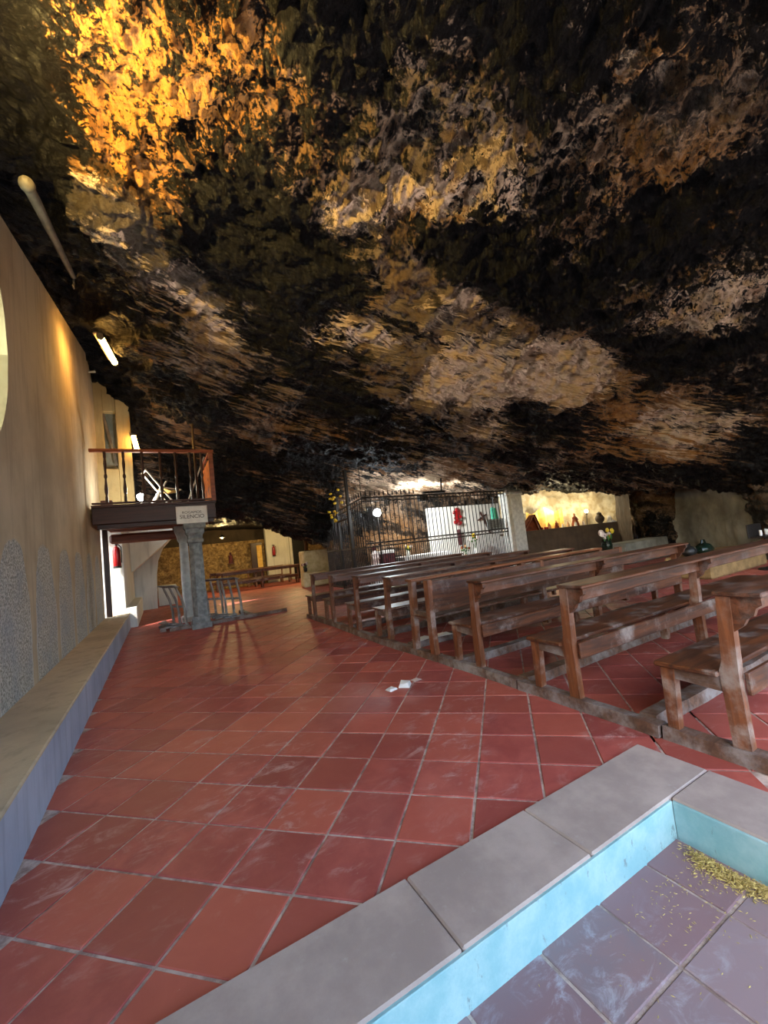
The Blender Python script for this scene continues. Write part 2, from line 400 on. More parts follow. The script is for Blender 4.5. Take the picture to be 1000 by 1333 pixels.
# ------------------------------------------------------------------ the cave rock (one great boulder overhanging the nave)
CP = """11.87 .14 3.07;10.1 2.22 3.64;7.34 4.28 4.17;4.27 6.51 4.73;2.56 7.44 4.95;9.72 -.7 4.01;7.92 .73 4.45;5.58 2 4.75;3.45 3.82 5.34;2.19 4.5 5.5
7.03 -1.66 4.53;5.81 -.67 4.93;4.26 .28 5.21;2.71 1.45 5.65;1.41 2.26 5.8;.75 2.11 5.55;5.49 -2.19 4.72;4.46 -1.53 4.96;3.43 -.76 5.31;2.31 .17 5.78;.99 1 6.0;.2 1.21 5.9
4.32 -2.56 4.61;3.63 -2.04 4.91;2.85 -1.46 5.21;1.98 -.78 5.6;.99 -.03 6.0;.16 .63 6.1;13.73 .94 1.69;14.38 2.28 1.99;14.89 3.69 2.28;14.38 5.11 2.34;13.91 6.47 2.91;13.37 8.15 2.87
9.44 6.61 3.5;8.4 7.15 3.88;7.12 7.87 3.8;6.01 9.61 4.05;10.68 10.52 3.36;13.6 10.05 3.23;8.02 10.84 3.51;6.46 11.86 1.63;5.19 11.93 2.34;3.86 12.04 3.02;2.63 12.07 3.92;1.86 10.09 5.27;1.15 9.9 5.43;1.0 6.2 5.4
.6 3.57 5.7;.35 2.7 5.62;.15 1.9 5.62;.62 5.6 5.5;.6 7.2 5.6;1.48 6.64 5.2;-.2 4.3 6.3;-.5 1 6.1;-.55 2.5 6.3;-.55 4.5 6.7;-.55 7 7.4;-.4 9.4 6.5;.3 9.5 5.75;-1.5 0 4.6;-1.5 3 4.8;-1.5 6 5.2;-1.5 9.5 4.8;-1.2 12 3.6
1.1 11.6 3.9;.4 11.5 4.2;1 13 2.95;-.5 13.5 2.9;1 15 2.9;4 14 2.95;7 14 2.7;6 17 3.0;2 17 3.0;0 20 3.1;5 21 3.1;10 21 3.0;10 15 3;13 13 3.1;17 12 3;17.5 8 2.6;17.5 4 2.1;17 1 1.5;16 -3 2.2;12 -4 3.6;8 -5 4.4;4 -5.5 4.8;1 -5 5.6;-.5 -2 6.0;-.8 -5 5.6;-1.6 -5 4.4;17.5 -6 2.4;11 -6.2 3.9"""
CP = np.array([[float(v) for v in q.split()] for q in CP.replace('\n', ';').split(';')])
def tps(P, x, y, lam=.02):
    def k(r2): return r2*np.log(r2+1e-9)
    n = len(P); d2 = ((P[:, None, :2]-P[None, :, :2])**2).sum(-1)
    A = np.zeros((n+3, n+3)); A[:n, :n] = k(d2)+lam*np.eye(n); A[:n, n] = 1; A[:n, n+1:] = P[:, :2]; A[n:, :n] = A[:n, n:].T
    wt = np.linalg.solve(A, np.r_[P[:, 2], 0, 0, 0])
    z = wt[n]+wt[n+1]*x+wt[n+2]*y
    for i in range(n): z = z+wt[i]*k((x-P[i, 0])**2+(y-P[i, 1])**2)
    return z
def rock_attrs(X, Y, Z, blobs=True):
    wx = fbm(X*.9, Y*.9, Z*.9, 3, 11); wy = fbm(X*.9, Y*.9, Z*.9, 3, 17)
    h = .24*X-.25*Y+.94*Z+.30*wx
    lay = .5+.75*fbm(X*.45+wy*.5, Y*.45+wx*.5, h*4.5, 4, 23, .6)
    soot_shade = .72+.9*fbm(X*.6, Y*.6, h*1.4, 3, 31)
    pale = .12+.35*fbm(X*.7, Y*.7, h*2.2, 3, 41)
    och = np.clip(.04+.55*fbm(X*.5, Y*.5, Z*.5, 3, 53), 0, 1)
    if blobs:
        Xw, Yw, Zw = X+.45*wx, Y+.45*wy, Z
        def bl(c, r, sc=(1, 1, 1)):
            d = np.sqrt(((Xw-c[0])*sc[0])**2+((Yw-c[1])*sc[1])**2+((Zw-c[2])*sc[2])**2)/r
            return np.clip(1.25-d, 0, 1)
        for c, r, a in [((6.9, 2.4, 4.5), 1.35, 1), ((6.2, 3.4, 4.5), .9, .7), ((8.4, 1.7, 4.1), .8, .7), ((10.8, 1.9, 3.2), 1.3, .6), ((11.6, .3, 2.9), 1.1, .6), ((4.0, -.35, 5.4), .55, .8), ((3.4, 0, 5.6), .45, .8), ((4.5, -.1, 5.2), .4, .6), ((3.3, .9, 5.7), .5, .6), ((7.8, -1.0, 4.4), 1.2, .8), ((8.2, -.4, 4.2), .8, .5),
                        ((.5, 1.9, 5.5), .45, 1.4), ((.62, 2.15, 5.5), .42, 1.4), ((.78, 2.4, 5.5), .42, 1.4), ((.95, 2.7, 5.5), .4, 1.4), ((1.12, 3.0, 5.5), .4, 1.3), ((1.45, 3.4, 5.5), .4, 1.1), ((1.85, 3.8, 5.4), .45, .9), ((2.3, 4.3, 5.4), .4, .7), ((4.4, 3.1, 5.3), .8, .75), ((3.7, 3.5, 5.3), .7, .7), ((4.7, 1.6, 5.2), .5, .7), ((5.2, 1.2, 5.0), .4, .6), ((7.8, 4.3, 4), .9, .5), ((10.9, 4.6, 3.3), 1.2, .4), ((3.27, -1.67, 4.95), .12, 1.3), ((3.95, -2.0, 4.8), .2, 1), ((9.6, 7.5, 3.5), 2.2, .6)]:  # pale band on the left lip, with its light painted in too
            b = bl(c, r*1.15); pale = pale+.66*a*b; soot_shade = soot_shade-.70*a*b
        for c, r, a in [((2.1, 2.0, 5.6), .8, .5), ((2.3, -.8, 5.4), .6, .45), ((6.3, -.4, 4.8), 1.2, .22), ((5.3, .7, 5), .8, .25), ((6.8, 1.0, 4.6), .9, .25), ((3, 2.3, 5.5), 1, .4), ((3.2, -1.6, 5), .9, .35), ((9, 0, 4), 1, .3), ((13, 2, 2.2), 1.6, .3), ((-.3, 3.5, 6.3), 1.1, .9), ((-.3, 1, 6.2), 1.0, .9), ((-.2, 6.5, 6.8), 1.2, .9), ((0, 9, 6.2), .9, .6), ((4.5, 14, 3), 3, .9)]:  # sooty patches; those in the wall crevice and far room paint shade
            b = bl(c, r); soot_shade = soot_shade+a*b
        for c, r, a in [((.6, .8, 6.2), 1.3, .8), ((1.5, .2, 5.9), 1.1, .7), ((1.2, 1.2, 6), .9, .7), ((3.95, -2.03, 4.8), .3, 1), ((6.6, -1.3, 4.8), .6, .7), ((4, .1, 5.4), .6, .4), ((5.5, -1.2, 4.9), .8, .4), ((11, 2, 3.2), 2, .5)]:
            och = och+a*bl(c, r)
        tl = bl((.9, .7, 6.1), 1.5); soot_shade = soot_shade-.28*tl
    return {'pale': pale, 'soot_shade': soot_shade, 'ochre': np.clip(och, 0, 1), 'layer': lay, 'near': 0*X}
def rock_ceiling():
    ys = np.concatenate([np.linspace(-6, -3, 30, endpoint=False), np.linspace(-3, 5, 330, endpoint=False), np.linspace(5, 13, 240, endpoint=False), np.linspace(13, 22, 70)])
    xs = np.concatenate([np.linspace(-1.05, -.7, 14, endpoint=False), np.linspace(-.7, 9, 400, endpoint=False), np.linspace(9, 15.5, 190, endpoint=False), np.linspace(15.5, 19, 36)])
    X, Y = np.meshgrid(xs, ys, indexing='ij'); Z = tps(CP, X, Y)
    dn = sstep(-.72, -1.0, X)*sstep(10.5, 9.8, Y); Z = Z*(1-dn)+(5.1+(Y-2)*.23)*dn
    Zx = np.gradient(Z, axis=0)/np.gradient(X, axis=0); Zy = np.gradient(Z, axis=1)/np.gradient(Y, axis=1)
    ln = np.sqrt(1+Zx**2+Zy**2); nx, ny, nz = Zx/ln, Zy/ln, -1/ln       # pointing down into the cave
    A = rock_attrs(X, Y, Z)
    big = fbm(X*.55, Y*.55, Z*.55, 3, 61)
    wx = fbm(X*1.1, Y*1.1, Z*1.1, 3, 71); wy = fbm(X*1.1, Y*1.1, Z*1.1, 3, 75)
    h = .24*X-.25*Y+.94*Z+.22*wx
    strat = billow(X*.7+wx, Y*.7+wy, h*3.6, 4, 81, .6)
    saw = h*2.6+.5*fbm(X*.5, Y*.5, Z*.5, 3, 87); saw = saw-np.floor(saw); saw = np.where(saw < .8, saw/.8, (1-saw)/.2)*sstep(-.5, .3, fbm(X*.8, Y*.8, Z*.8, 2, 89))
    lump = billow(X*2.2+.8*wx, Y*2.2+.8*wy, Z*2.2, 4, 91, .6)
    pit = billow(X*5.5+wx, Y*5.5+wy, Z*5.5, 3, 96, .6)
    near = sstep(3.6, 1.0, Y+.22*X)*sstep(-.2, .5, X)
    fine = fbm(X*8, Y*8, Z*8, 3, 101, .65)
    d = .20*big-.19*strat*(1-.5*near)+.17*(saw-.5)*(1-.8*near)-.26*lump*near-.12*lump*(1-near)-.10*pit*(.35+.65*near)+.05*fine
    d = d-.10*np.clip(A['layer']-.6, 0, 1)
    A['near'] = near; xe = np.interp(Y, [-2, .2, 1.3, 1.9, 2.7, 3.6, 5, 7], [-.1, .1, .12, .2, .33, .5, .5, .35]); A['soot_shade'] = A['soot_shade']+1.4*sstep(xe+.05, xe-.2, X)  # shade of the crevice above the wall, painted into the rock colour
    A['soot_shade'] = A['soot_shade']+1.5*sstep(12.9, 14, Y); chap = sstep(8.4, 9.2, Y)*sstep(6.3, 7, X); A['soot_shade'] = A['soot_shade']-.5*chap; A['pale'] = A['pale']+.35*chap  # far room darkness and the chapel's lamplight, both painted into the rock colour
    far = sstep(15.5, 13, Y); d = d*(.3+.7*far)
    P = np.stack([X+nx*d, Y+ny*d, Z+nz*d], -1)
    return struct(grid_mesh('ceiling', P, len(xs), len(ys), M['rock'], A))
ceil = rock_ceiling(); ceil['label'] = 'huge sooty, shade-painted rock overhanging the whole cave'

def wall_attrs(X, Y, Z):
    A = rock_attrs(X, Y, Z, False); A['soot_shade'] = A['soot_shade']-.45; A['pale'] = A['pale']+.15; A['near'] = A['near']+.7; return A
def rough_wall(name, plan, z0, z1, m, ds=.06, dz=.06, amp=.08, sc=1.6, attrs=False, seed=5, lean=0):
    """upright rough sheet along a plan polyline, seen side on the left of the walking direction"""
    plan = np.array(plan, float); seg = np.sqrt((np.diff(plan, axis=0)**2).sum(1)); cum = np.r_[0, np.cumsum(seg)]
    n = max(2, int(cum[-1]/ds)); mm = max(2, int((z1-z0)/dz)); s = np.linspace(0, cum[-1], n)
    px = np.interp(s, cum, plan[:, 0]); py = np.interp(s, cum, plan[:, 1])
    ker = max(1, int(.35/ds))
    def sm(a): q = np.pad(a, ker, mode='edge'); return np.convolve(q, np.ones(2*ker+1)/(2*ker+1), 'valid')
    px, py = sm(px), sm(py)
    tx, ty = np.gradient(px), np.gradient(py); l = np.hypot(tx, ty)+1e-9; nx, ny = -ty/l, tx/l
    z = np.linspace(z0, z1, mm); X = px[:, None]+0*z; Y = py[:, None]+0*z; Z = z[None, :]+0*X
    d = amp*(fbm(X*sc, Y*sc, Z*sc, 4, seed)+.6*billow(X*sc*2, Y*sc*2, Z*sc*2, 3, seed+9))+lean*(Z-z0)
    P = np.stack([X+nx[:, None]*d, Y+ny[:, None]*d, Z], -1)
    return struct(grid_mesh(name, P, n, mm, m, wall_attrs(X, Y, Z) if attrs else None))

# ------------------------------------------------------------------ floor, tiles, curb and pit
fl = MB(); fl.plainbox(-1.2, 18.5, -1.6, 22, -.3, -.006); fl.plainbox(3.3, 18.5, -6.5, -1.5, -.3, -.006)
floor = struct(fl.build('floor', M['grout']))
TA = np.array([.71462, -.69947]); TB = np.array([.69947, .71462]); TO = np.array([.11088, -1.33410]); TS = .3766
def clip(poly, a, b, c):          # keep a*x+b*y >= c
    out = []
    for i in range(len(poly)):
        p, q = poly[i], poly[(i+1) % len(poly)]; dp = a*p[0]+b*p[1]-c; dq = a*q[0]+b*q[1]-c
        if dp >= 0: out.append(p)
        if dp*dq < 0: t = dp/(dp-dq); out.append((p[0]+t*(q[0]-p[0]), p[1]+t*(q[1]-p[1])))
    return out
def tile_shape(mb, poly, z=0.0, depth=.016, inset=.004):
    c = np.mean(poly, axis=0); V = []
    for p in poly: V.append((p[0], p[1], z-depth))
    for p in poly: V.append((p[0], p[1], z-.003))
    for p in poly:
        dv = np.array(p)-c; l = np.hypot(*dv); q = c+dv*(1-inset*1.4/max(l, .02)); V.append((q[0], q[1], z))
    n = len(poly); F = [tuple(range(2*n, 3*n))]
    for i in range(n):
        j = (i+1) % n; F += [(i, j, n+j, n+i), (n+i, n+j, 2*n+j, 2*n+i)]
    mb.add(V, F)
cells = []
def in_view(x, y):
    d = Vector((x, y, 0))-Vector(CAM); f = d.dot(F_)
    if f < .4: return False
    px = 500+538*d.dot(R_)/f; py = 666-538*d.dot(U_)/f
    return -60 < px < 1060 and py < 1420
for i in range(-30, 62):
    for j in range(-50, 30):
        c = TO+TA*(j+.5)*TS+TB*(i+.5)*TS
        if not (-.1 < c[0] < 16.5 and -5 < c[1] < 20): continue
        if not in_view(*c): continue
        if c[0] < 3.30 and c[1] < -1.78: continue
        cells.append((math.hypot(c[0]-CAM[0], c[1]-CAM[1])*(1.0 if c[0] < 3.75 else 1.6), i, j, c))
cells.sort(key=lambda q: q[0])
hs = TS/2-.0075
std = MB(); tile_shape(std, [tuple(TA*a*hs+TB*b*hs) for a, b in ((-1, -1), (1, -1), (1, 1), (-1, 1))])
tproto = std.build('tile', M['tile'], floor); std_mesh = tproto.data; bpy.data.objects.remove(tproto)
rest = MB(); cnt = 0
rng = random.Random(3)
for dist, i, j, c in cells:
    jx, jy = rng.uniform(-.002, .002), rng.uniform(-.002, .002)
    poly = [tuple(c+TA*a*hs+TB*b*hs) for a, b in ((-1, -1), (1, -1), (1, 1), (-1, 1))]
    q = clip(poly, 1, 0, .0)
    if c[0] < 3.2: q = clip(q, 0, 1, -1.60)
    elif c[1] < -1.6: q = clip(q, 1, 0, 3.36)
    if len(q) < 3: continue
    area = abs(sum(q[k][0]*q[(k+1) % len(q)][1]-q[(k+1) % len(q)][0]*q[k][1] for k in range(len(q))))/2
    if area < .006: continue
    if cnt < 300:
        if area > .999*(2*hs)**2:
            o = bpy.data.objects.new('tile', std_mesh); COL.objects.link(o); o.location = (c[0]+jx, c[1]+jy, rng.uniform(-.0015, .0015))
        else:
            mb = MB(); tile_shape(mb, q); o = mb.build('tile', M['tile'])
        o.parent = floor; cnt += 1
    else: tile_shape(rest, q)
ro = rest.build('tile_field', M['tile_far'], floor); ro['kind'] = 'stuff'; ro['label'] = 'distant red terracotta tiles of the cave floor'
# pit in the foreground, with its stone curb
struct(MB().plainbox(-1, 3.02, -6.5, -1.94, -.35, -.186).build('floor_pit', M['grout']))
pit = bpy.data.objects['floor_pit']
pt = MB(); tile_shape(pt, [(-.178, -.178), (.178, -.178), (.178, .178), (-.178, .178)])
pp = pt.build('tile', M['tile_pit']); pm = pp.data; bpy.data.objects.remove(pp)
for a in range(-7, 3):
    for b in range(0, 8):
        cx, cy = 2.345+.37*(a+.5), -1.93-.37*(b+.5)
        if cx > 3.0 or cy < -4.6: continue
        o = bpy.data.objects.new('tile', pm); COL.objects.link(o); o.parent = pit; o.location = (cx, cy, -.18+rng.uniform(-.002, .002)); o.rotation_euler = (0, 0, rng.uniform(-.008, .008))
        if cx > 2.8: o.scale = (.76, 1, 1); o.location.x = 2.855
curb = struct(bpy.data.objects.new('trim_1', None)); COL.objects.link(curb); curb['label'] = 'grey stone curb with pale blue painted riser around the sunken entrance'
segs = [(-.3, .55), (.555, 1.62), (1.625, 2.36), (2.365, 3.408)]
for a, b in segs: MB().box(a, b, -1.958, -1.56, -.3, .014, .008).build('curb_slab', M['curb'], curb)
for a, b in ((-3.2, -1.962), (-4.6, -3.205), (-6.4, -4.605)): MB().box(3.012, 3.408, a, b, -.3, .014, .008).build('curb_slab', M['curb'], curb)
MB().box(-.3, 3.0, -1.972, -1.955, -.3, .004, .003).build('riser', M['riser'], curb)
MB().box(2.998, 3.014, -6.4, -1.972, -.3, .004, .003).build('riser', M['riser'], curb)

# ------------------------------------------------------------------ left wall with its round window
def wtop(y): return 5.35+(y-2.0)*.23
WY, WZ, WA, WB = 1.02, 3.85, 1.06, 1.22
def left_wall():
    mb = MB(); ys = sorted(set(np.round(np.concatenate([np.arange(-6, 9.1, .25), np.linspace(WY-WA, WY+WA, 41), [9.1, 9.75, 9.8]]), 4)))
    def hole(y):
        t = 1-((y-WY)/WA)**2
        return (WZ-WB*math.sqrt(t), WZ+WB*math.sqrt(t)) if t > 1e-6 else (WZ, WZ)
    xf, xb = -.48, -.95
    for a, b in zip(ys[:-1], ys[1:]):
        lo = 2.95 if a >= 9.09 and b <= 9.76 else -.1
        spans = [(lo, lo, wtop(a), wtop(b))]
        if a >= WY-WA-1e-4 and b <= WY+WA+1e-4:
            ha, hb = hole(a), hole(b)
            spans = [(lo, lo, ha[0], hb[0]), (ha[1], hb[1], wtop(a), wtop(b))]
            for q in (0, 1): mb.add([(xf, a, ha[q]), (xf, b, hb[q]), (xb, b, hb[q]), (xb, a, ha[q])], [(0, 1, 2, 3)])
        for (za, zb, ta, tb) in spans:
            for x in (xf, xb): mb.add([(x, a, za), (x, b, zb), (x, b, tb), (x, a, ta)], [(0, 1, 2, 3)])
            mb.add([(xf, a, ta), (xf, b, tb), (xb, b, tb), (xb, a, ta)], [(0, 1, 2, 3)])
        if lo > 1: mb.add([(xf, a, lo), (xf, b, lo), (xb, b, lo), (xb, a, lo)], [(0, 1, 2, 3)])
    for y, lo in ((-6, -.1), (9.1, -.1), (9.8, -.1)):
        mb.add([(xf, y, lo), (xb, y, lo), (xb, y, wtop(y)), (xf, y, wtop(y))], [(0, 1, 2, 3)])
    return struct(mb.build('wall_left', M['plaster']))
left_wall()['label'] = 'tall plastered wall with rough scalloped stucco below'
k = NT('diffuser_glass'); k.t.nodes.remove(k.b); tr = k.n('ShaderNodeBsdfTranslucent'); tr.inputs[0].default_value = lin((236, 244, 226)); k.l(tr.outputs[0], k.out.inputs[0])
wn = struct(bpy.data.objects.new('window_1', None)); COL.objects.link(wn); wn['label'] = 'round window with an added sun-diffusing pane in the plastered wall'
N = 40
MB().prism([(WY+(WA+.02)*math.cos(2*math.pi*t/N), WZ+(WB+.02)*math.sin(2*math.pi*t/N)) for t in range(N)], 'x', -.60, -.592).build('pane', k.m, wn)  # milky pane added to scatter the sun so no patch lands inside
# stone ledge along the wall
ld = struct(bpy.data.objects.new('trim_2', None)); COL.objects.link(ld); ld['label'] = 'long plastered ledge with blue grey painted face along the wall'
MB().box(-.49, .015, -6, 9.74, .375, .405, .01).build('ledge_top', M['ledge_top'], ld)
MB().box(-.49, 0, -6, 9.74, -.1, .376, .01).build('ledge_face', M['ledge_face'], ld)
lw = MB(); lw.box(-.95, -.07, 9.75, 14.6, -.1, 3.2, .01); struct(lw.build('wall_passage', M['plaster_white']))
MB().box(-.1, .17, 9.752, 13.9, -.05, .53, .012).build('ledge_block', M['plaster_white'], ld)
# upper alcove wall behind the balcony
aw = MB(); 
aw.box(-.95, -.30, 9.42, 9.72, 2.96, 6.9, .01); aw.box(-.02, .30, 9.42, 9.72, 2.96, 6.1, .02); aw.box(-.30, -.02, 9.42, 9.72, 2.96, 4.2, .01); aw.box(-.30, -.02, 9.42, 9.72, 5.75, 6.6, .01)
struct(aw.build('wall_alcove', M['plaster_warm']))
w2 = struct(bpy.data.objects.new('window_2', None)); COL.objects.link(w2); w2['label'] = 'narrow window with slanting shutter behind the balcony'
MB().box(-.30, -.02, 9.64, 9.66, 4.2, 5.75, .002).build('pane', simple('dim_glass', (150, 158, 150), (120, 126, 120), 4, .3), w2)
MB().beam((-.30, 9.5, 5.7), (-.05, 9.5, 4.3), .07, .05, (0, 1, 0)).build('shutter_bar', M['pipe'], w2)
# stair wall under the balcony, far room
sw = MB()
sw.prism([(-.9, -.05), (.62, -.05), (.66, 1.2), (.74, 1.75), (.92, 2.2), (1.22, 2.52), (1.5, 2.62), (1.5, 3.2), (-.9, 3.2)], 'y', 14.5, 14.9)
struct(sw.build('wall_stair', M['plaster_white']))
st = MB().prism([(-.08, 1.42), (1.25, 2.55), (1.25, 3.1), (-.08, 3.1)], 'y', 13.1, 14.5)
stair = struct(st.build('trim_3', M['plaster_white'])); stair['label'] = 'sloping white underside of a staircase'
MB().box(.66, 1.32, 15.2, 16.2, 0, .75, .02).build('wall_low', M['plaster_white'])['kind'] = 'structure'
struct(rough_wall('wall_far', [(10.5, 20.2), (7.3, 20.2), (6.9, 20.2), (-1.5, 20.2)], -.1, 2.42, M['rubble'], .08, .08, .14, 1.8))
struct(rough_wall('wall_back', [(11, 21.2), (-1.6, 21.2)], -.1, 4.0, M['earth'], .2, .2, .2, 1))  # dark wall added to paint in the darkness above the rubble
struct(MB().box(-1.6, -1.3, 14.6, 21.5, -.1, 3.4).build('wall_room', M['rubble']))
wf = MB().box(5.98, 7.25, 19.86, 20.2, -.05, 3.0, .02); struct(wf.build('wall_panel', M['plaster_white']))
d1 = struct(bpy.data.objects.new('door_1', None)); COL.objects.link(d1); d1['label'] = 'dark wooden door at the far end of the cave'
MB().box(7.42, 8.12, 19.95, 20.02, 0, 2.5, .01).build('door_leaf', M['black'], d1)
MB().box(7.27, 7.42, 19.8, 20.1, 0, 2.9, .02).build('door_jamb', M['plaster_white'], d1)
MB().box(8.12, 8.25, 19.8, 20.1, 0, 2.9, .02).build('door_jamb', M['wood_dark_v'], d1)
d2 = struct(bpy.data.objects.new('door_2', None)); COL.objects.link(d2); d2['label'] = 'narrow brown door in the rubble wall of the far room'
MB().box(5.15, 5.75, 19.86, 19.94, .0, 2.25, .01).build('door_leaf', M['wood_dark_v'], d2)
MB().box(5.45, 5.72, 19.80, 19.86, .9, 2.1, .01).build('door_panel', M['ochre_cloth'], d2)
struct(rough_wall('wall_end', [(10.3, 11.4), (10.3, 21.4)], -.1, 3.3, M['rock'], .12, .12, .15, 1, True))
# chapel back walls
struct(MB().box(11.0, 16.5, 11.3, 11.5, -.1, 2.75, .02).build('wall_chapel', M['plaster_white']))
struct(rough_wall('wall_chapel_rock', [(17.5, 11.75), (6.6, 11.75)], -.1, 4.0, M['rock'], .07, .07, .22, .9, True, 8))
bl_ = MB().box(6.15, 7.6, 13.9, 14.6, 0, 1.5, .05).box(5.95, 7.2, 13.5, 13.95, 0, .62, .05)
struct(bl_.build('wall_block', simple('ochre_white_plaster', (214, 196, 150), (190, 168, 120), 5, .9, .3)))
# right side: niche wall, rock pillar, grey plaster bay, rock
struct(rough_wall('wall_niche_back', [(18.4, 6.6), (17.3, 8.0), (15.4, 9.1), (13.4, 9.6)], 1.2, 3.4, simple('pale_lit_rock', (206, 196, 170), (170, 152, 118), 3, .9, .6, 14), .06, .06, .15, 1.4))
nw = rough_wall('wall_niche', [(17.0, 6.3), (15.4, 7.4), (13.35, 8.5)], -.1, 1.30, M['earth'], .06, .05, .06, 1.5)
tp = MB().prism([(17.0, 6.33), (13.35, 8.53), (13.6, 9.9), (18.4, 7.2)], 'z', 1.2, 1.29); struct(tp.build('trim_4', M['earth']))
struct(rough_wall('wall_right', [(13.6, -6.2), (13.3, -2.5), (13.75, .9), (14.2, 1.35), (14.5, 1.9), (15.6, 3.0), (16.35, 4.1), (16.3, 4.5)], -.1, 3.0, M['plaster_grey'], .06, .06, .10, 1.1))
struct(rough_wall('wall_pillar', [(16.9, 4.3), (16.25, 4.45), (15.95, 4.75), (16.1, 5.2), (16.9, 5.9), (17.4, 6.6)], -.1, 2.9, M['rock'], .05, .05, .16, 1.6, True, 12, .12))
struct(rough_wall('wall_rock_right', [(13.35, -2), (13.55, .8), (13.95, 1.25), (14.6, 1.55)], .2, 2.6, M['rock'], .05, .05, .22, 1.5, True, 15, .15))
struct(rough_wall('wall_bay', [(15.3, 5.2), (15.9, 5.9), (16.5, 6.5)], -.1, 2.9, M['earth'], .06, .06, .06, 1.5))

# ------------------------------------------------------------------ pews
PL = 4.05
def make_pew(label, variant=0, L=PL):
    t = thing('pew', label, 'pew', group='dark wooden pews of the nave')
    xs = (0, L*.5, L-.06)
    for x in xs:
        if variant == 1:
            MB().prism([(-.05, 0), (.045, 0), (.05, .36), (.035, .9), (-.055, .9), (-.035, .36)], 'x', x, x+.07).build('rear_post', M['wood_v'], t)
            MB().prism([(.37, 0), (.45, 0), (.42, .44), (.40, .87), (.31, .87), (.33, .44)], 'x', x, x+.07).build('front_post', M['wood_v'], t)
            MB().prism([(-.02, .40), (.36, .40), (.38, .43), (.38, .5), (-.02, .5)], 'x', x+.008, x+.06).build('side_rail', M['wood_y'], t)
        else:
            MB().prism([(-.045, 0), (.045, 0), (.052, .33), (.055, .44), (.035, .5), (.01, .9), (-.058, .9), (-.045, .5), (-.04, .4)], 'x', x, x+.06).build('rear_post', M['wood_v'], t)
            MB().prism([(.335, 0), (.40, 0), (.395, .40), (.31, .40)], 'x', x, x+.06).build('front_leg', M['wood_v'], t)
            MB().prism([(.03, .315), (.35, .335), (.35, .405), (.03, .405)], 'x', x+.006, x+.054).build('side_rail', M['wood_y'], t)
            br = [(-.05, .885), (-.20, .885), (-.20, .845), (-.17, .825), (-.155, .78), (-.12, .76), (-.10, .72), (-.05, .68)]
            MB().prism(br, 'x', x+.012, x+.05).build('bracket', M['wood'], t)
    if variant == 1:
        MB().box(.055, L-.05, -.05, -.018, .5, .885, .006).build('back_board', M['wood'], t)
        MB().box(-.02, L, .29, .44, .87, .905, .008).build('top_board', M['wood_o'], t)
        MB().box(.0, L, -.01, .42, .42, .455, .008).build('seat', M['wood'], t)
    else:
        MB().box(-.015, L+.02, -.215, .025, .888, .915, .007).build('book_shelf', M['wood'], t)
        MB().box(.05, L-.04, -.085, -.06, .765, .888, .005).build('apron', M['wood'], t)
        MB().box(-.03, L+.02, .055, .42, .405, .437, .008).build('seat', M['wood'], t)
        MB().box(.05, L-.04, -.075, -.045, .31, .44, .006).build('seat_rail', M['wood_grey_x'] if variant == 2 else M['wood'], t)
        MB().box(.06, L-.06, .33, .365, .33, .405, .005).build('front_rail', M['wood'], t)
    return t
rows = [(-2.05, 'beside the stone curb, the one in front of all the others from the entrance'), (-.95, 'second pew from the stone curb'), (.22, 'third pew from the stone curb'), (1.08, ''),
        (2.15, 'just beyond the pew with a solid back'), (3.2, 'second beyond the pew with a solid back'), (4.35, 'second pew from the iron grille'), (5.45, 'pew closest to the iron grille')]
pA = make_pew('worn brown pew with curved bracket and book shelf, closest to the stone curb'); pA.location = (3.63, -2.05, .078)
labs = {-.95: 'long brown pew with worn seat rail, second from the stone curb', .22: 'reddish brown pew with book shelf, third from the stone curb', 2.15: 'greyed pew just beyond the pew with a solid back',
        3.2: 'greyed pew second beyond the pew with a solid back', 4.35: 'slim brown pew second from the iron grille', 5.45: 'slim brown pew closest to the iron grille'}
for y, lb in labs.items():
    c = copy_tree(pA); c.location = (3.63+random.uniform(-.02, .03), y, .078); c.rotation_euler = (0, 0, random.uniform(-.006, .006)); c['label'] = lb
pE = make_pew('brown pew with a solid back board and tall front posts', 1); pE.location = (3.6, 1.0, .078); pE.rotation_euler = (0, 0, .01)
# floor beams the pews stand on
def floor_beam(p0, p1, wd, h, label):
    p0 = Vector(p0); p1 = Vector(p1); d = p1-p0; L = d.length; ang = math.atan2(d.y, d.x)
    mb = MB(); n = max(3, int(L/.22)); r = random.Random(L)
    P = []; 
    for i in range(n+1):
        a, b, c, e = [r.uniform(-.007, .007) for _ in range(4)]
        x = L*i/n; P += [(x, -wd/2+a, 0), (x, wd/2+b, 0), (x, wd/2+b*1.2-.012, h+c), (x, -wd/2+a+.012, h+e)]
    F = [(0, 1, 2, 3), (4*n, 4*n+1, 4*n+2, 4*n+3)]
    for i in range(n):
        for q in range(4): F.append((4*i+q, 4*i+(q+1) % 4, 4*i+4+(q+1) % 4, 4*i+4+q))
    o = mb.add(P, F).build('floor_beam', M['wood_y'])
    o.location = p0; o.rotation_euler = (0, 0, ang)
    return tag(o, label, 'beam', 'worn timber beams under the pews')
for a, b, xa, xb, lb in [(-4.6, -1.62, 3.63, 3.66, 'worn floor beam under the pew closest to the stone curb'), (-1.6, -.35, 3.655, 3.66, 'worn floor beam under the pew second from the stone curb'), (-.33, .92, 3.66, 3.66, 'worn floor beam under the pew third from the stone curb'),
                     (.94, 2.35, 3.65, 3.61, 'worn floor beam under the pew with a solid back'), (2.37, 4.1, 3.61, 3.66, 'worn floor beam under the greyed pews'), (4.12, 6.0, 3.66, 3.66, 'worn floor beam under the pews closest to the iron grille')]:
    floor_beam((xa, a, 0), (xb, b, 0), .12, .08, lb)
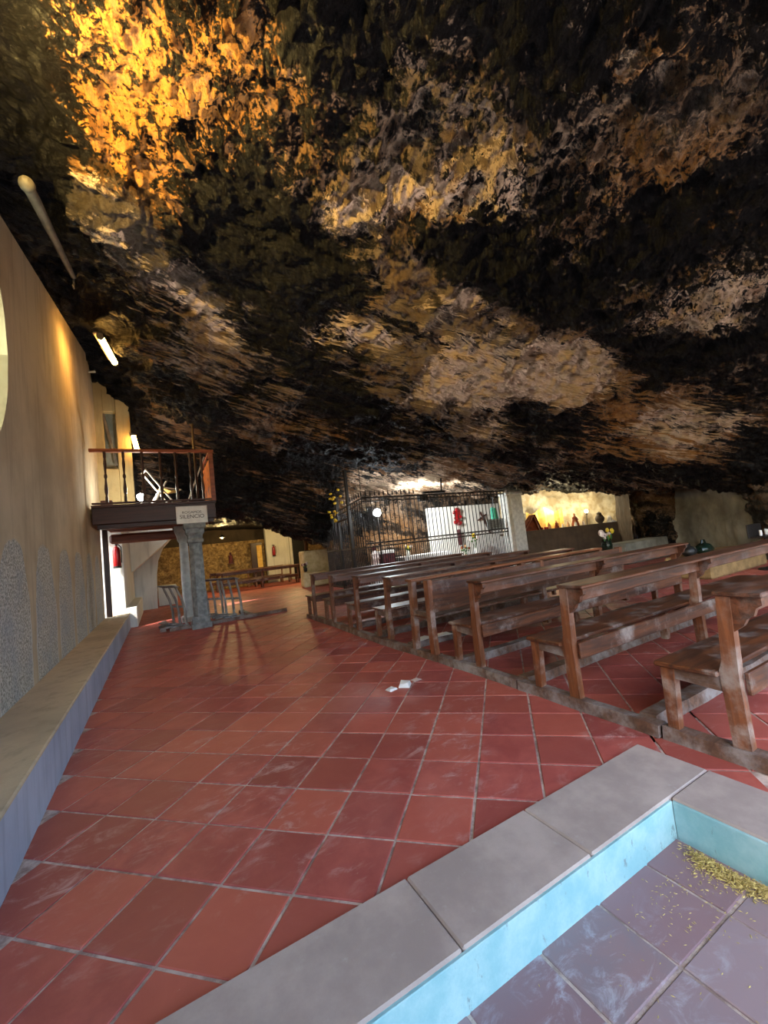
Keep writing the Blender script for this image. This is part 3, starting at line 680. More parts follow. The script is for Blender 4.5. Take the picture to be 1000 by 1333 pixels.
for y, lb in [(-1.47, 'grey kneeling beam behind the pew second from the stone curb'), (-.32, 'grey kneeling beam behind the pew third from the stone curb'), (.62, 'grey kneeling beam behind the pew with a solid back'), (1.72, 'grey kneeling beam ahead of the pew with a solid back'), (2.75, 'grey kneeling beam between the greyed pews'), (3.75, 'grey kneeling beam behind the slim brown pews')]:
    o = floor_beam((3.72, y, 0), (7.5, y+.03, 0), .14, .085, lb)
for (x, y, z, rz, lb) in [(3.95, 1.75, .09, .2, 'white paper sheet lying on the kneeling beam by the aisle'), (4.25, 1.7, .09, -.1, 'white paper sheet lying further along the kneeling beam')]:
    mb = MB(); mb.box(-.13, .13, -.09, .09, .0, .004, .001); o = mb.build('paper_sheet', M['paper']); o.location = (x, y, z); o.rotation_euler = (0.0, 0, rz); tag(o, lb, 'paper')
# scraps of paper on the tiles
for i, (x, y, rz, s, lb) in enumerate([(2.74, .54, .3, .05, 'small folded white paper scrap on the red tiles'), (2.90, .53, .9, .065, 'crumpled white tissue standing on the red tiles'), (3.08, .60, .2, .05, 'flat pinkish paper scrap on the red tiles')]):
    mb = MB(); h = (.02, .05, .006)[i]
    mb.add([(-s, -s*.8, .0), (s, -s*.9, 0), (s*.9, s*.8, 0), (-s*.8, s, 0), (-s*.9, -s*.6, h), (s*.8, -s*.7, h*.7), (s*.7, s*.7, h), (-s*.6, s*.8, h*.6)], [(0, 1, 2, 3), (4, 5, 6, 7), (0, 1, 5, 4), (1, 2, 6, 5), (2, 3, 7, 6), (3, 0, 4, 7)])
    o = mb.build('paper_scrap', M['paper'] if i < 2 else M['pink']); o.location = (x, y, .002); o.rotation_euler = (0, 0, rz); tag(o, lb, 'paper')
# husks in the pit
hr = random.Random(11)
def husks(name, pts, label):
    mb = MB()
    for (x, y, z, s) in pts:
        a = hr.uniform(0, 6.28); t = hr.uniform(-.5, .5); dx, dy, dz = math.cos(a)*s, math.sin(a)*s, t*s*.7; wx, wy = -math.sin(a)*s*.28, math.cos(a)*s*.28
        mb.add([(x-dx, y-dy, z-dz), (x+wx, y+wy, z), (x+dx, y+dy, z+dz), (x-wx, y-wy, z), (x, y, z+s*.3), (x, y, z-s*.15)], [(0, 1, 4), (1, 2, 4), (2, 3, 4), (3, 0, 4), (0, 1, 5), (1, 2, 5), (2, 3, 5), (3, 0, 5)])
    o = mb.build(name, simple('husk_'+name, (206, 186, 112), (168, 146, 84), 60, .8)); return tag(o, label, 'husks', kind='stuff')
pts = []
for i in range(1500):
    u = hr.random(); v = hr.gauss(0, 1)
    cx, cy = 2.93+.03*u, -2.08-.34*u; x = cx+v*.028-.03*math.sin(u*3.1); y = cy+hr.gauss(0, .035)
    if x > 2.985 or y > -1.985: continue
    pts.append((x, y, -.178+max(0, .03*(1-abs(v)/2))*hr.random(), hr.uniform(.006, .012)))
for i in range(260):
    r = abs(hr.gauss(0, .42)); a = hr.uniform(2.6, 4.9); x, y = 2.9+r*math.cos(a), -2.12+r*math.sin(a)*.7
    if x > 2.98 or y > -1.98: continue
    pts.append((x, y, -.175, hr.uniform(.005, .009)))
husks('husk_pile', pts, 'heap of straw coloured husks in the corner of the sunken entrance')
# crumbs on the red floor
pts = [(hr.uniform(.3, 3.2), hr.uniform(-1.2, 4.5), .003, hr.uniform(.003, .007)) for _ in range(60)]
o = husks('crumbs', pts, 'tiny pale crumbs scattered over the red tiles')

# ------------------------------------------------------------------ balcony
bal = thing('balcony', 'dark wooden balcony with turned balusters beside the plastered wall', 'balcony', (0, 7.4, 2.55))
MB().box(-.44, 2.04, -.02, .12, 0, .40, .012).build('front_beam', M['wood_dark'], bal)
MB().box(-.44, 2.06, -.05, .0, .36, .42, .008).build('moulding', M['wood_dark'], bal)
MB().box(-.36, 1.98, .02, .16, -.10, .0, .01).build('lower_beam', M['wood_dark'], bal)
for i in range(6): MB().box(-.3, 1.75, .32+i*.33, .44+i*.33, -.02, .14, .01).build('joist', M['wood_red'], bal)
for i in range(9): MB().box(-.46, 2.0, .12+i*.215, .33+i*.215, .14, .18, .004).build('deck_board', M['wood_red'], bal)
for i in range(9): MB().box(-.46, 2.0, .12+i*.215, .33+i*.215, .34, .385, .004).build('floor_board', M['wood_dark'], bal)
MB().box(1.9, 2.02, .1, 2.05, 0, .38, .01).build('side_beam', M['wood_dark'], bal)
MB().box(-.43, 2.09, -.045, .065, 1.60, 1.67, .012).build('top_rail', M['wood_red'], bal)
MB().box(-.43, 2.0, -.02, .04, .44, .48, .006).build('bottom_rail', M['wood_dark'], bal)
bp = MB().lathe([(.03, 0), (.03, .12), (.022, .15), (.036, .22), (.04, .3), (.026, .42), (.019, .52), (.034, .56), (.034, .6), (.019, .64), (.026, .76), (.034, .86), (.022, .98), (.03, 1.02), (.03, 1.13)], 10).build('baluster', M['wood_dark_v'], bal, True)
bxs = (-.15, .2, .56, .92, 1.24, 1.55, 1.80)
bp.location = (bxs[0], .01, .475)
for x in bxs[1:]:
    c = bp.copy(); COL.objects.link(c); c.location = (x, .01, .475)
MB().box(1.97, 2.07, -.04, .06, .4, 1.62, .008).build('corner_post', M['wood_red'], bal)
MB().box(1.98, 2.07, .0, 2.0, 1.60, 1.67, .01).build('side_rail', M['wood_red'], bal)
so = MB().box(2.0, 2.02, .12, 1.9, .5, 1.5, .004).build('side_panel', simple('orange_panel', (196, 112, 40), (160, 82, 26), 14, .7, .5, 60), bal)
for y in (.7, 1.3, 1.96):
    c = bp.copy(); COL.objects.link(c); c.location = (2.025, y, .475)
MB().box(-.46, -.34, 1.82, 1.94, -2.15, .14, .01).build('wall_post', M['wood_dark_v'], bal)
MB().box(-.3, 1.7, 1.68, 1.88, -.34, -.1, .05).build('rear_beam', M['wood_red'], bal)
# sign
sg = thing('sign', 'white sign asking for silence fixed to the balcony beam', 'sign', (1.505, 7.335, 2.645))
bd = MB().box(-.33, .33, -.012, .012, -.195, .195, .004).build('board', M['paper'], sg)
fm = MB(); fm.box(-.335, .335, -.016, .0, -.205, -.19, .003).box(-.335, .335, -.016, .0, .19, .205, .003).box(-.335, -.32, -.016, .0, -.19, .19, .003).box(.32, .335, -.016, .0, -.19, .19, .003); fm.build('frame', M['white'], sg)
def text(s, size, loc, parent, m, name='lettering'):
    c = bpy.data.curves.new(name, 'FONT'); c.body = s; c.size = size; c.align_x = 'CENTER'; c.align_y = 'CENTER'; c.extrude = .001
    tmp = bpy.data.objects.new(name, c); COL.objects.link(tmp); bpy.context.view_layer.update()
    me = bpy.data.meshes.new_from_object(tmp.evaluated_get(bpy.context.evaluated_depsgraph_get())); bpy.data.objects.remove(tmp)
    me.materials.clear(); me.materials.append(m); o = bpy.data.objects.new(name, me); COL.objects.link(o); o.parent = parent; o.location = loc; o.rotation_euler = (math.pi/2, 0, 0); return o
text('ROGAMOS', .085, (0, -.0145, .055), bd, M['black']); text('SILENCIO', .125, (0, -.0145, -.045), bd, M['black'])
# thin pole, leaning stick
o = MB().tube([(0, 0, 0), (0, 0, 1.98)], .028, 8).build('pole', M['wood_dark_v']); o.location = (1.68, 7.56, 2.94); tag(o, 'thin upright pole rising above the balcony rail', 'pole')
o = MB().beam((0, 0, 0), (.46, 0, 1.15), .035, .02, (0, 1, 0)).build('stick', M['white']); o.location = (1.44, 7.62, 2.95); tag(o, 'pale stick leaning inside the balcony rail', 'stick')
# folding deck chair on the balcony
ch = thing('folding_chair', 'tipped pale folding deck chair on the balcony', 'chair', (.9, 8.3, 2.94), .2)
for s in (-.24, .24):
    MB().beam((-.35, s, .95), (.30, s, .02), .03, .035).build('leg', M['white'], ch); MB().beam((-.25, s*.9, .02), (.10, s*.9, .66), .03, .035).build('leg', M['white'], ch)
MB().beam((-.02, -.24, .5), (.42, -.24, .44), .03, .03).build('seat_frame', M['white'], ch); MB().beam((-.02, .24, .5), (.42, .24, .44), .03, .03).build('seat_frame', M['white'], ch)
MB().add([(-.02, -.24, .5), (.2, -.24, .42), (.42, -.24, .45), (-.02, .24, .5), (.2, .24, .42), (.42, .24, .45)]+[(x, y, z-.012) for x, y, z in [(-.02, -.24, .5), (.2, -.24, .42), (.42, -.24, .45), (-.02, .24, .5), (.2, .24, .42), (.42, .24, .45)]], [(0, 1, 4, 3), (1, 2, 5, 4), (6, 7, 10, 9), (7, 8, 11, 10), (0, 3, 9, 6), (2, 8, 11, 5), (0, 6, 7, 1), (1, 7, 8, 2), (3, 4, 10, 9), (4, 5, 11, 10)]).build('seat', M['ochre_cloth'], ch)
MB().beam((-.34, -.24, .92), (-.34, .24, .92), .03, .035).build('back_rail', M['white'], ch)
# glowing bulb and crate on the balcony
bl = thing('balcony_lamp', 'small bright lamp on the balcony floor', 'lamp', (.47, 8.2, 2.94))
MB().lathe([(.06, 0), (.06, .03), (.02, .05), (.02, .2)], 10).build('base', M['white'], bl); MB().blob((0, 0, .3), .085, .085, .09).build('bulb', M['bulb_on'], bl, True)
L_ = bpy.data.lights.new('balcony_light', 'POINT'); L_.energy = 35; L_.shadow_soft_size = .08; L_.color = (1, .92, .7); lo = bpy.data.objects.new('balcony_light', L_); COL.objects.link(lo); lo.location = (.47, 8.2, 3.4)
o = MB().box(-.12, .12, -.12, .12, 0, .34, .01).build('crate', M['wood_dark']); o.location = (-.28, 8.9, 2.94); tag(o, 'low brown crate by the alcove wall on the balcony', 'crate')
o = thing('cardboard_box', 'small pale box on the balcony floor', 'box', (1.22, 7.8, 2.94)); MB().box(-.1, .1, -.07, .07, 0, .09, .004).build('body', M['ochre_cloth'], o); MB().box(-.105, .105, -.075, .075, .085, .1, .003).build('lid', M['paper'], o)
# ------------------------------------------------------------------ columns
c = thing('stone_column', 'square grey stone column with stepped capital under the balcony', 'column', (1.54, 7.48, 0))
MB().sqlathe([(.21, 0), (.21, .12), (.185, .14), (.185, .22), (.16, .27)], (0, 0, 0)).build('base', M['stone_grey'], c)
MB().lathe([(.165, .27), (.16, 1.0), (.15, 1.98)], 8).build('shaft', M['stone_grey'], c)
MB().sqlathe([(.14, 1.97), (.17, 2.0), (.17, 2.05), (.15, 2.08), (.16, 2.16), (.2, 2.22), (.2, 2.30), (.235, 2.34), (.235, 2.44)], (0, 0, 0)).build('capital', M['stone_grey'], c)
c = thing('white_column', 'slender whitewashed round column behind the grey stone column', 'column', (1.36, 9.0, 0))
MB().sqlathe([(.17, 0), (.17, .12), (.14, .16)]).build('base', M['stone_white'], c)
MB().lathe([(.12, .16), (.115, 1.2), (.105, 2.1)], 16).build('shaft', M['stone_white'], c, True)
MB().sqlathe([(.11, 2.1), (.14, 2.16), (.14, 2.2), (.2, 2.4), (.2, 2.52)]).build('capital', M['stone_white'], c)
# ------------------------------------------------------------------ kneelers round the column
def kneeler(x, y, wd, np_, lean, label):
    """row of curved posts along the nave carrying a sloping arm rest"""
    t = thing('kneeler', label, 'kneeler', (x, y, 0), 0, 'grey kneelers by the stone column')
    for q in range(np_):
        s_ = wd*q/(np_-1)
        MB().tube([(0, s_, .09), (-.01, s_, .4), (-.02-lean*.25, s_, .68), (-.02-lean*.75, s_, .92), (-lean, s_, 1.0)], [.034, .032, .03, .028, .028], 6).build('curved_post', M['wood_grey'], t)
        MB().beam((.05, s_, .065), (-.36, s_, .065), .05, .06).build('foot', M['wood_grey_x'], t)
    MB().beam((-lean-.03, -.06, 1.015), (-lean-.03, wd+.06, 1.015), .17, .025, (.35, 0, 1)).build('arm_rest', M['wood_grey_x'], t)
    MB().beam((-.015, 0, .5), (-.015, wd, .5), .025, .05).build('cross_rail', M['wood_grey_x'], t)
    MB().beam((-.27, -.04, .15), (-.27, wd+.04, .15), .16, .03, (.2, 0, 1)).build('kneeling_board', M['wood_grey_x'], t)
    return t
kneeler(1.24, 7.86, .62, 3, .2, 'pale grey kneeler with slanting posts between the stone column and the ledge').rotation_euler = (0, 0, .42)
kneeler(2.52, 7.86, .55, 3, .1, 'pale grey kneeler on the open side of the stone column, closest to the pews').rotation_euler = (0, 0, .6)
kneeler(2.16, 8.55, .55, 3, .1, 'pale grey kneeler standing behind the one closest to the pews').rotation_euler = (0, 0, .6)
o = floor_beam((.88, 7.72, 0), (3.6, 7.66, 0), .12, .075, 'grey floor beam carrying the kneelers by the stone column')
o = floor_beam((.74, 7.82, 0), (.78, 9.3, 0), .135, .09, 'white worn floor beam at the ledge end of the kneelers')
o = floor_beam((2.72, 7.85, 0), (2.68, 9.0, 0), .135, .07, 'pale floor beam on the pew side of the kneelers')
# ------------------------------------------------------------------ fire extinguishers
def extinguisher(x, y, z, s, label):
    t = thing('fire_extinguisher', label, 'extinguisher', (x, y, z)); t.scale = (s, s, s)
    MB().lathe([(.075, 0), (.085, .02), (.085, .42), (.07, .48), (.03, .52), (.03, .55)], 16).build('cylinder', M['red'], t, True)
    vv = MB().lathe([(.028, .55), (.028, .6)], 10).build('valve', M['black'], t); MB().beam((-.09, 0, .61), (.06, 0, .61), .03, .02).build('handle', M['black'], vv)
    MB().tube([(.03, -.02, .58), (.1, -.05, .5), (.1, -.06, .3), (.095, -.05, .12)], .013, 6).build('hose', M['black'], t)
    MB().lathe([(.088, .0), (.088, .05)], 16).build('foot_ring', M['black'], t)
    return t
extinguisher(-.2, 9.62, 1.6, 1.08, 'red fire extinguisher hung on the lit door jamb')
extinguisher(6.35, 19.76, 1.42, 1.0, 'dark red fire extinguisher hung on the far white wall panel')
# ------------------------------------------------------------------ iron grille of the chapel
g = thing('iron_grille', 'tall black wrought iron grille enclosing the chapel', 'grille', (0, 0, 0))
GY, GX0, GX1, GZ = 8.4, 6.47, 12.6, 3.0
bar = MB().tube([(0, 0, .04), (0, 0, 2.96)], .016, 6).build('bar', M['iron'], g)
lowbar = MB().tube([(0, 0, .04), (0, 0, 1.42)], .012, 6).build('low_bar', M['iron'], g)
spear = MB().lathe([(.012, 0), (.03, .05), (.001, .2)], 5).build('spear', M['iron'], g)
nb = 37; first = True
for i in range(nb+1):
    x = GX0+(GX1-GX0)*i/nb
    q = bar if first else bar.copy()
    if not first: COL.objects.link(q)
    q.location = (x, GY, 0); 
    if i < nb:
        l = lowbar if first else lowbar.copy()
        if not first: COL.objects.link(l)
        l.location = (x+.083, GY, 0)
    if i < 13:
        sp = spear if first else spear.copy()
        if not first: COL.objects.link(sp)
        sp.location = (x, GY, 3.02)
    first = False
for i in range(1, 21):
    y = GY+3.4*i/20; q = bar.copy(); COL.objects.link(q); q.location = (GX0, y, 0); q.scale = (1, 1, 1-.09*i/20)
    l = lowbar.copy(); COL.objects.link(l); l.location = (GX0, y-.085, 0)
    if i < 9: sp = spear.copy(); COL.objects.link(sp); sp.location = (GX0, y, 3.02-.27*i/20)
for nm, z, r in (('top_rail', 2.97, .03), ('top_rail', 2.85, .02), ('middle_rail', 1.51, .026), ('middle_rail', 1.39, .022), ('bottom_rail', .08, .03)):
    MB().beam((GX0, GY, z), (GX1, GY, z), r*1.6, r*1.6).build(nm, M['iron'], g)
for nm, z0, z1, r in (('top_rail', 2.95, 2.66, .03), ('top_rail', 2.80, 2.52, .02), ('middle_rail', 1.4, 1.38, .024), ('bottom_rail', .08, .08, .03)):
    MB().beam((GX0, GY, z0), (GX0, GY+3.4, z1), r*1.6, r*1.6).build(nm, M['iron_grey'], g)
rg = MB()
for i in range(nb):
    x = GX0+(GX1-GX0)*(i+.5)/nb
    for z in (2.91, 1.45): rg.tube([(x+.045*math.cos(t*math.pi/4), GY, z+.045*math.sin(t*math.pi/4)) for t in range(9)], .008, 4, False)
rr = rg.build('scroll_work', M['iron'], g); rr['kind'] = 'stuff'
for y, top in ((9.45, 4.15), (10.42, 4.2)): MB().box(GX0-.05, GX0+.05, y-.05, y+.05, 0, top, .01).build('door_post', M['iron'], g)
for z in (3.55, 2.45): MB().beam((GX0, 9.45, z), (GX0-.02, 10.42, z-.05), .04, .06).build('door_rail', M['iron_grey'], g)
o = MB().tube([(0, 0, 0), (0.02, 0, .95)], .014, 6).build('hanger_rod', M['iron']); o.location = (6.47, 8.38, 3.23); tag(o, 'thin iron rod from the rock to the corner of the grille', 'rod')
# flood light on top of the grille
fl_ = thing('floodlight', 'black floodlight on a rod above the iron grille', 'floodlight', (9.5, 8.42, 3.03))
MB().tube([(.15, 0, 0), (.2, 0, .5)], .03, 6).build('rod', M['black'], fl_); MB().box(-.62, .3, -.04, .06, -.02, .06, .008).build('arm', M['black'], fl_); MB().box(-.75, -.4, .06, .24, -.26, -.03, .01).build('housing', M['black'], fl_)
MB().box(-.72, -.43, .24, .25, -.23, -.06, .002).build('lens', M['bulb_on'], fl_)
L_ = bpy.data.lights.new('floodlight_beam', 'SPOT'); L_.energy = 900; L_.spot_size = 2.2; L_.spot_blend = .6; L_.color = (.95, 1, 1); L_.shadow_soft_size = .1
lo = bpy.data.objects.new('floodlight_beam', L_); COL.objects.link(lo); lo.location = (8.95, 8.75, 2.88); lo.rotation_euler = Vector((.62, .75, -.12)).to_track_quat('-Z', 'Y').to_euler()
# bright chapel bulb
cb = thing('chapel_lamp', 'bright white bulb on a stand behind the grille', 'lamp', (7.42, 9.2, 0))
MB().tube([(0, 0, 0), (0, 0, 2.45)], .02, 6).build('stand', M['iron'], cb); MB().blob((0, 0, 2.54), .13, .13, .13).build('bulb', M['bulb_on'], cb, True); MB().lathe([(.05, 2.40), (.05, 2.46)], 8).build('socket', M['black'], cb); MB().lathe([(.18, 0), (.18, .03)], 12).build('base', M['iron'], cb)
L_ = bpy.data.lights.new('chapel_bulb_light', 'POINT'); L_.energy = 110; L_.shadow_soft_size = .1; L_.color = (.93, .98, 1)
lo = bpy.data.objects.new('chapel_bulb_light', L_); COL.objects.link(lo); lo.location = (7.42, 9.05, 2.53)
# white pillar at the end of the grille
c = thing('white_pillar', 'white painted square pillar at the end of the iron grille', 'pillar', (13.05, 8.5, 0))
MB().box(-.3, .3, -.3, .3, 0, 2.78, .02).build('shaft', M['stone_white'], c); MB().box(-.34, .34, -.34, .34, 0, .2, .02).build('base', M['stone_white'], c); MB().box(-.33, .33, -.33, .33, 2.78, 2.9, .02).build('cap', M['stone_white'], c)
# altar and furnishings
t = thing('altar', 'stone altar spread with a white cloth inside the grille', 'altar', (9.55, 9.9, 0))
MB().box(-.95, .95, -.35, .35, 0, .8, .02).build('block', M['stone_grey'], t); MB().box(-1.05, 1.05, -.42, .42, .8, .88, .012).build('table_top', M['stone_grey'], t)
MB().box(-1.07, 1.07, -.435, .435, .875, .892, .004).box(-1.07, 1.07, -.44, -.43, .70, .892, .003).build('altar_cloth', M['cloth_white'], t)
def flowers(name, loc, label, mp, n=7, h=.3, r=.14, vase=M['white'], pr=.045, cat='flowers'):
    t = thing(name, label, cat, loc); MB().lathe([(.05, 0), (.075, .05), (.08, .13), (.05, .2), (.06, .22)], 12).build('vase', vase, t, True); rr = random.Random(n+loc[0])
    for i in range(n):
        a = 6.28*i/n+rr.uniform(-.3, .3); q = r*rr.uniform(.5, 1.1); z = .22+h*rr.uniform(.55, 1)
        sm = MB().tube([(0, 0, .18), (q*.4*math.cos(a), q*.4*math.sin(a), .2+(z-.2)*.6), (q*math.cos(a), q*math.sin(a), z)], .006, 5).build('stem', M['green'], t)
        MB().blob((q*math.cos(a), q*math.sin(a), z), pr, pr, pr*1.2, 8, 5, .3).build('bloom', mp[i % len(mp)], sm, True)
        MB().blob((q*.7*math.cos(a+.5), q*.7*math.sin(a+.5), z-.1), .02, .05, .035, 6, 4).build('leaf', M['green'], sm)
    return t
flowers('flower_vase', (8.85, 9.8, .895), 'vase of pale cream flowers on the altar cloth', [M['pink'], M['yellow']], 7, .16, .12)
t = thing('saint_statue', 'small robed statue standing left of the altar', 'statue', (7.5, 9.9, 0))
MB().box(-.22, .22, -.2, .2, 0, .55, .02).build('pedestal', M['stone_white'], t)
MB().lathe([(.17, .55), (.16, .7), (.12, 1.0), (.14, 1.12), (.06, 1.2), (.05, 1.24)], 14).build('robe', M['pink'], t, True); MB().blob((0, 0, 1.33), .075, .08, .1).build('head', M['maroon'], t, True)
MB().tube([(-.12, 0, 1.1), (-.1, -.13, .95), (0, -.16, .98), (.1, -.13, .95), (.12, 0, 1.1)], .03, 6).build('arms', M['pink'], t, True)
t = thing('draped_table', 'narrow table draped with a maroon cloth beside the altar', 'table', (8.06, 10.2, 0))
MB().box(-.27, .27, -.25, .25, 0, .98, .02).build('frame', M['wood_dark'], t); MB().box(-.29, .29, -.29, .29, .3, 1.08, .03).build('cloth', M['maroon'], t); MB().box(-.3, .3, -.3, .3, 1.08, 1.2, .02).build('white_runner', M['cloth_white'], t)
# things on the white chapel wall
t = thing('red_garland', 'hanging red flower garland on the white chapel wall', 'garland', (12.4, 11.1, 1.62))
for i in range(12): MB().blob((.11*math.sin(i*2.4), -.03*math.cos(i), .95-.055*i), .11, .07, .09, 8, 5, .4).build('bloom', M['red'], t, True)
MB().tube([(0, 0, 1.1), (0, 0, -.5)], .012, 5).build('ribbon', M['maroon'], t); MB().box(-.10, .10, -.02, .02, -.62, .08, .02).build('cloth_tail', M['maroon'], t)
t = thing('crucifix', 'dark slanting crucifix figure on the white chapel wall', 'crucifix', (13.95, 11.22, 1.4))
MB().beam((.35, 0, 0), (-.1, 0, 1.0), .07, .06, (0, 1, 0)).build('upright', M['wood_dark'], t); MB().beam((-.30, -.02, .62), (.22, -.02, .86), .06, .05, (0, 1, 0)).build('cross_arm', M['wood_dark'], t)
MB().tube([(.2, -.06, .25), (.05, -.08, .55), (-.05, -.07, .8)], [.03, .06, .05], 8).build('figure', M['wood_dark_v'], t, True)
o = thing('plaque', 'grey inscribed stone plaque fixed to the grille by the white pillar', 'plaque', (12.2, 8.62, 1.72)); MB().box(-.42, .42, -.02, .02, -.2, .2, .01).build('slab', M['stone_grey'], o)
for i in range(4): MB().box(-.3+.03*(i % 2), .3-.04*(i % 3), -.024, -.018, .10-.07*i, .125-.07*i, .001).build('engraved_line', M['plaster_grey'], o)
t = thing('green_banner', 'green cloth banner hanging beside the white pillar', 'banner', (12.85, 9.3, 1.9)); MB().add([(-.18, 0, 0), (-.06, -.05, .02), (.06, .03, 0), (.2, -.02, .03), (-.15, 0, .5), (-.05, -.04, .55), (.06, .03, .5), (.15, 0, .5)]+[(x, y+.02, z) for x, y, z in [(-.18, 0, 0), (-.06, -.05, .02), (.06, .03, 0), (.2, -.02, .03), (-.15, 0, .5), (-.05, -.04, .55), (.06, .03, .5), (.15, 0, .5)]], [(0, 1, 5, 4), (1, 2, 6, 5), (2, 3, 7, 6), (8, 9, 13, 12), (9, 10, 14, 13), (10, 11, 15, 14), (4, 5, 13, 12), (5, 6, 14, 13), (6, 7, 15, 14), (0, 4, 12, 8), (3, 7, 15, 11), (0, 1, 9, 8), (1, 2, 10, 9), (2, 3, 11, 10)]).build('cloth', M['green_cloth'], t)
MB().tube([(0, 0, .5), (.03, 0, .9)], .015, 6).build('pole', M['black'], t); MB().blob((.03, 0, .92), .05, .05, .05, 8, 6).build('knob', M['black'], t, True)
flowers('flower_vase', (12.6, 10.4, .6), 'vase with a single yellow bloom by the white chapel wall', [M['yellow'], M['pink'], M['pink']], 5, .6, .2, M['white'], .08)
flowers('flower_pot', (11.95, 10.3, .4), 'clay pot of dry orange stems by the white chapel wall', [M['clay'], M['brown']], 6, .4, .22, M['clay'], .05)
t = thing('side_table', 'low white table holding flower vases in the chapel', 'table', (12.3, 10.4, 0)); MB().box(-.6, .6, -.3, .3, .36, .4, .01).build('table_top', M['white'], t)
for a in (-.55, .55):
    for b in (-.25, .25): MB().box(a-.025, a+.025, b-.025, b+.025, 0, .36, .004).build('leg', M['white'], t)
o = MB().lathe([(.12, 0), (.1, .1), (.11, .18)], 12).build('plinth', M['white']); o.location = (12.6, 10.4, .41); tag(o, 'short white plinth under the yellow bloom vase', 'plinth')
# ------------------------------------------------------------------ lit niche with the crib scene
NZ = 1.30
t = thing('crib_stable', 'brown cloth covered stable of the crib scene in the lit niche', 'stable', (13.95, 8.55, NZ), -.5)
MB().add([(-.4, -.25, 0), (.4, -.25, 0), (.1, -.25, .62), (-.4, .25, 0), (.4, .25, 0), (.1, .25, .62), (.18, -.28, .64), (.18, .25, .64)], [(0, 2, 5, 3), (2, 6, 7, 5), (6, 1, 4, 7), (0, 3, 4, 1), (3, 5, 7, 4)]).build('cloth_roof', M['brown'], t)
for x in (-.3, .3): MB().beam((x, -.26, 0), (.12, -.26, .6), .03, .04, (0, 1, 0)).build('pole', M['wood_o'], t)
def figurine(loc, h, mt, label):
    t = thing('figurine', label, 'figurine', loc, 0, None); MB().lathe([(.30*h, 0), (.28*h, .2*h), (.17*h, .55*h), (.2*h, .68*h), (.07*h, .78*h), (.06*h, .8*h)], 12).build('robe', mt, t, True)
    MB().blob((0, 0, .9*h), .1*h, .1*h, .12*h, 10, 7).build('head', M['clay'], t, True); MB().tube([(-.18*h, 0, .65*h), (-.16*h, -.18*h, .5*h), (.16*h, -.18*h, .5*h), (.18*h, 0, .65*h)], .05*h, 6).build('arms', mt, t, True)
for i, (x, y, h, mt, lb) in enumerate([(14.62, 8.15, .26, 'clay', 'tan clay figurine next to the yellow cloth in the niche'), (14.88, 8.0, .3, 'brown', 'brown robed figurine in the middle of the niche'), (15.25, 7.75, .22, 'clay', 'small tan crouching figurine in the niche'), (15.5, 7.6, .5, 'brown', 'tall brown robed figurine in the niche'), (15.3, 7.45, .2, 'white', 'small white figurine before the tall brown one'), (15.72, 7.4, .2, 'pink', 'small pale pink figurine beside the tall brown one'), (15.05, 7.85, .18, 'white', 'small white lamb coloured figurine in the niche')]):
    figurine((x, y, NZ), h, M[mt], lb)
t = thing('yellow_backdrop', 'yellow cloth backdrop hung behind the crib figures', 'cloth', (14.9, 8.55, NZ), -.52)
V = []; 
for i in range(13):
    for z in (0, .35, .8): V.append((-.75+1.5*i/12, .05*math.sin(i*1.9), z-(.12*math.sin(i*.8) if z > .7 else 0)))
V2 = [(x, y+.03, z) for x, y, z in V]; Fs = []
for i in range(12):
    for j in range(2): a = i*3+j; Fs += [(a, a+3, a+4, a+1), (a+39, a+42, a+43, a+40)]
    Fs += [(i*3+2, i*3+5, i*3+44, i*3+41), (i*3, i*3+3, i*3+42, i*3+39)]
Fs += [(0, 1, 40, 39), (1, 2, 41, 40), (36, 37, 76, 75), (37, 38, 77, 76)]
MB().add(V+V2, Fs).build('cloth', M['ochre_cloth'], t)
for i, (x, y) in enumerate([(14.28, 8.22), (14.36, 8.14), (14.45, 8.12)]):
    o = MB().blob((0, 0, .05), .05, .05, .05, 8, 6).build('berry_ball', M['red']); o.location = (x, y, NZ); tag(o, ['round red berry ball touching the crib stable', 'round red berry ball between the two other berry balls', 'round red berry ball next to the tan figurine'][i], 'berry', 'red berry balls before the crib stable')
t = thing('urn', 'dark round urn at the right end of the lit niche', 'urn', (16.35, 7.1, NZ)); MB().lathe([(.07, 0), (.16, .1), (.18, .2), (.12, .32), (.08, .36), (.11, .4)], 14).build('body', M['earth'], t, True); MB().lathe([(.1, .4), (.02, .46)], 12).build('lid', M['earth'], t, True)
o = MB().add([(-.14, -.1, 0), (.16, -.1, 0), (.14, .12, 0), (-.12, .12, 0), (-.1, -.04, .28), (.05, -.03, .1), (.04, .06, .1), (-.09, .08, .26)], [(0, 1, 2, 3), (4, 5, 6, 7), (0, 1, 5, 4), (1, 2, 6, 5), (2, 3, 7, 6), (3, 0, 4, 7)]).build('folded_cloth', M['cloth_white']); o.location = (16.7, 6.85, NZ); tag(o, 'folded white cloth beside the dark urn in the niche', 'cloth')
t = thing('niche_lamp', 'small bright lamp on the back of the lit niche', 'lamp', (16.5, 7.75, 1.85)); MB().blob((0, 0, 0), .07, .07, .07).build('bulb', M['bulb_warm'], t, True); MB().lathe([(.04, -.14), (.04, -.06)], 8).build('socket', M['black'], t); MB().tube([(0, 0, -.14), (0, .05, -.55)], .015, 6).build('stem', M['black'], t)
for x, y, z, e in ((14.9, 8.2, 2.15, 55), (16.2, 7.55, 2.0, 40)):  # the light over the crib is assumed, with no lamp of its own
    L_ = bpy.data.lights.new('niche_light', 'POINT'); L_.energy = e; L_.shadow_soft_size = .06; L_.color = (1, .86, .56); lo = bpy.data.objects.new('niche_light', L_); COL.objects.link(lo); lo.location = (x, y, z)
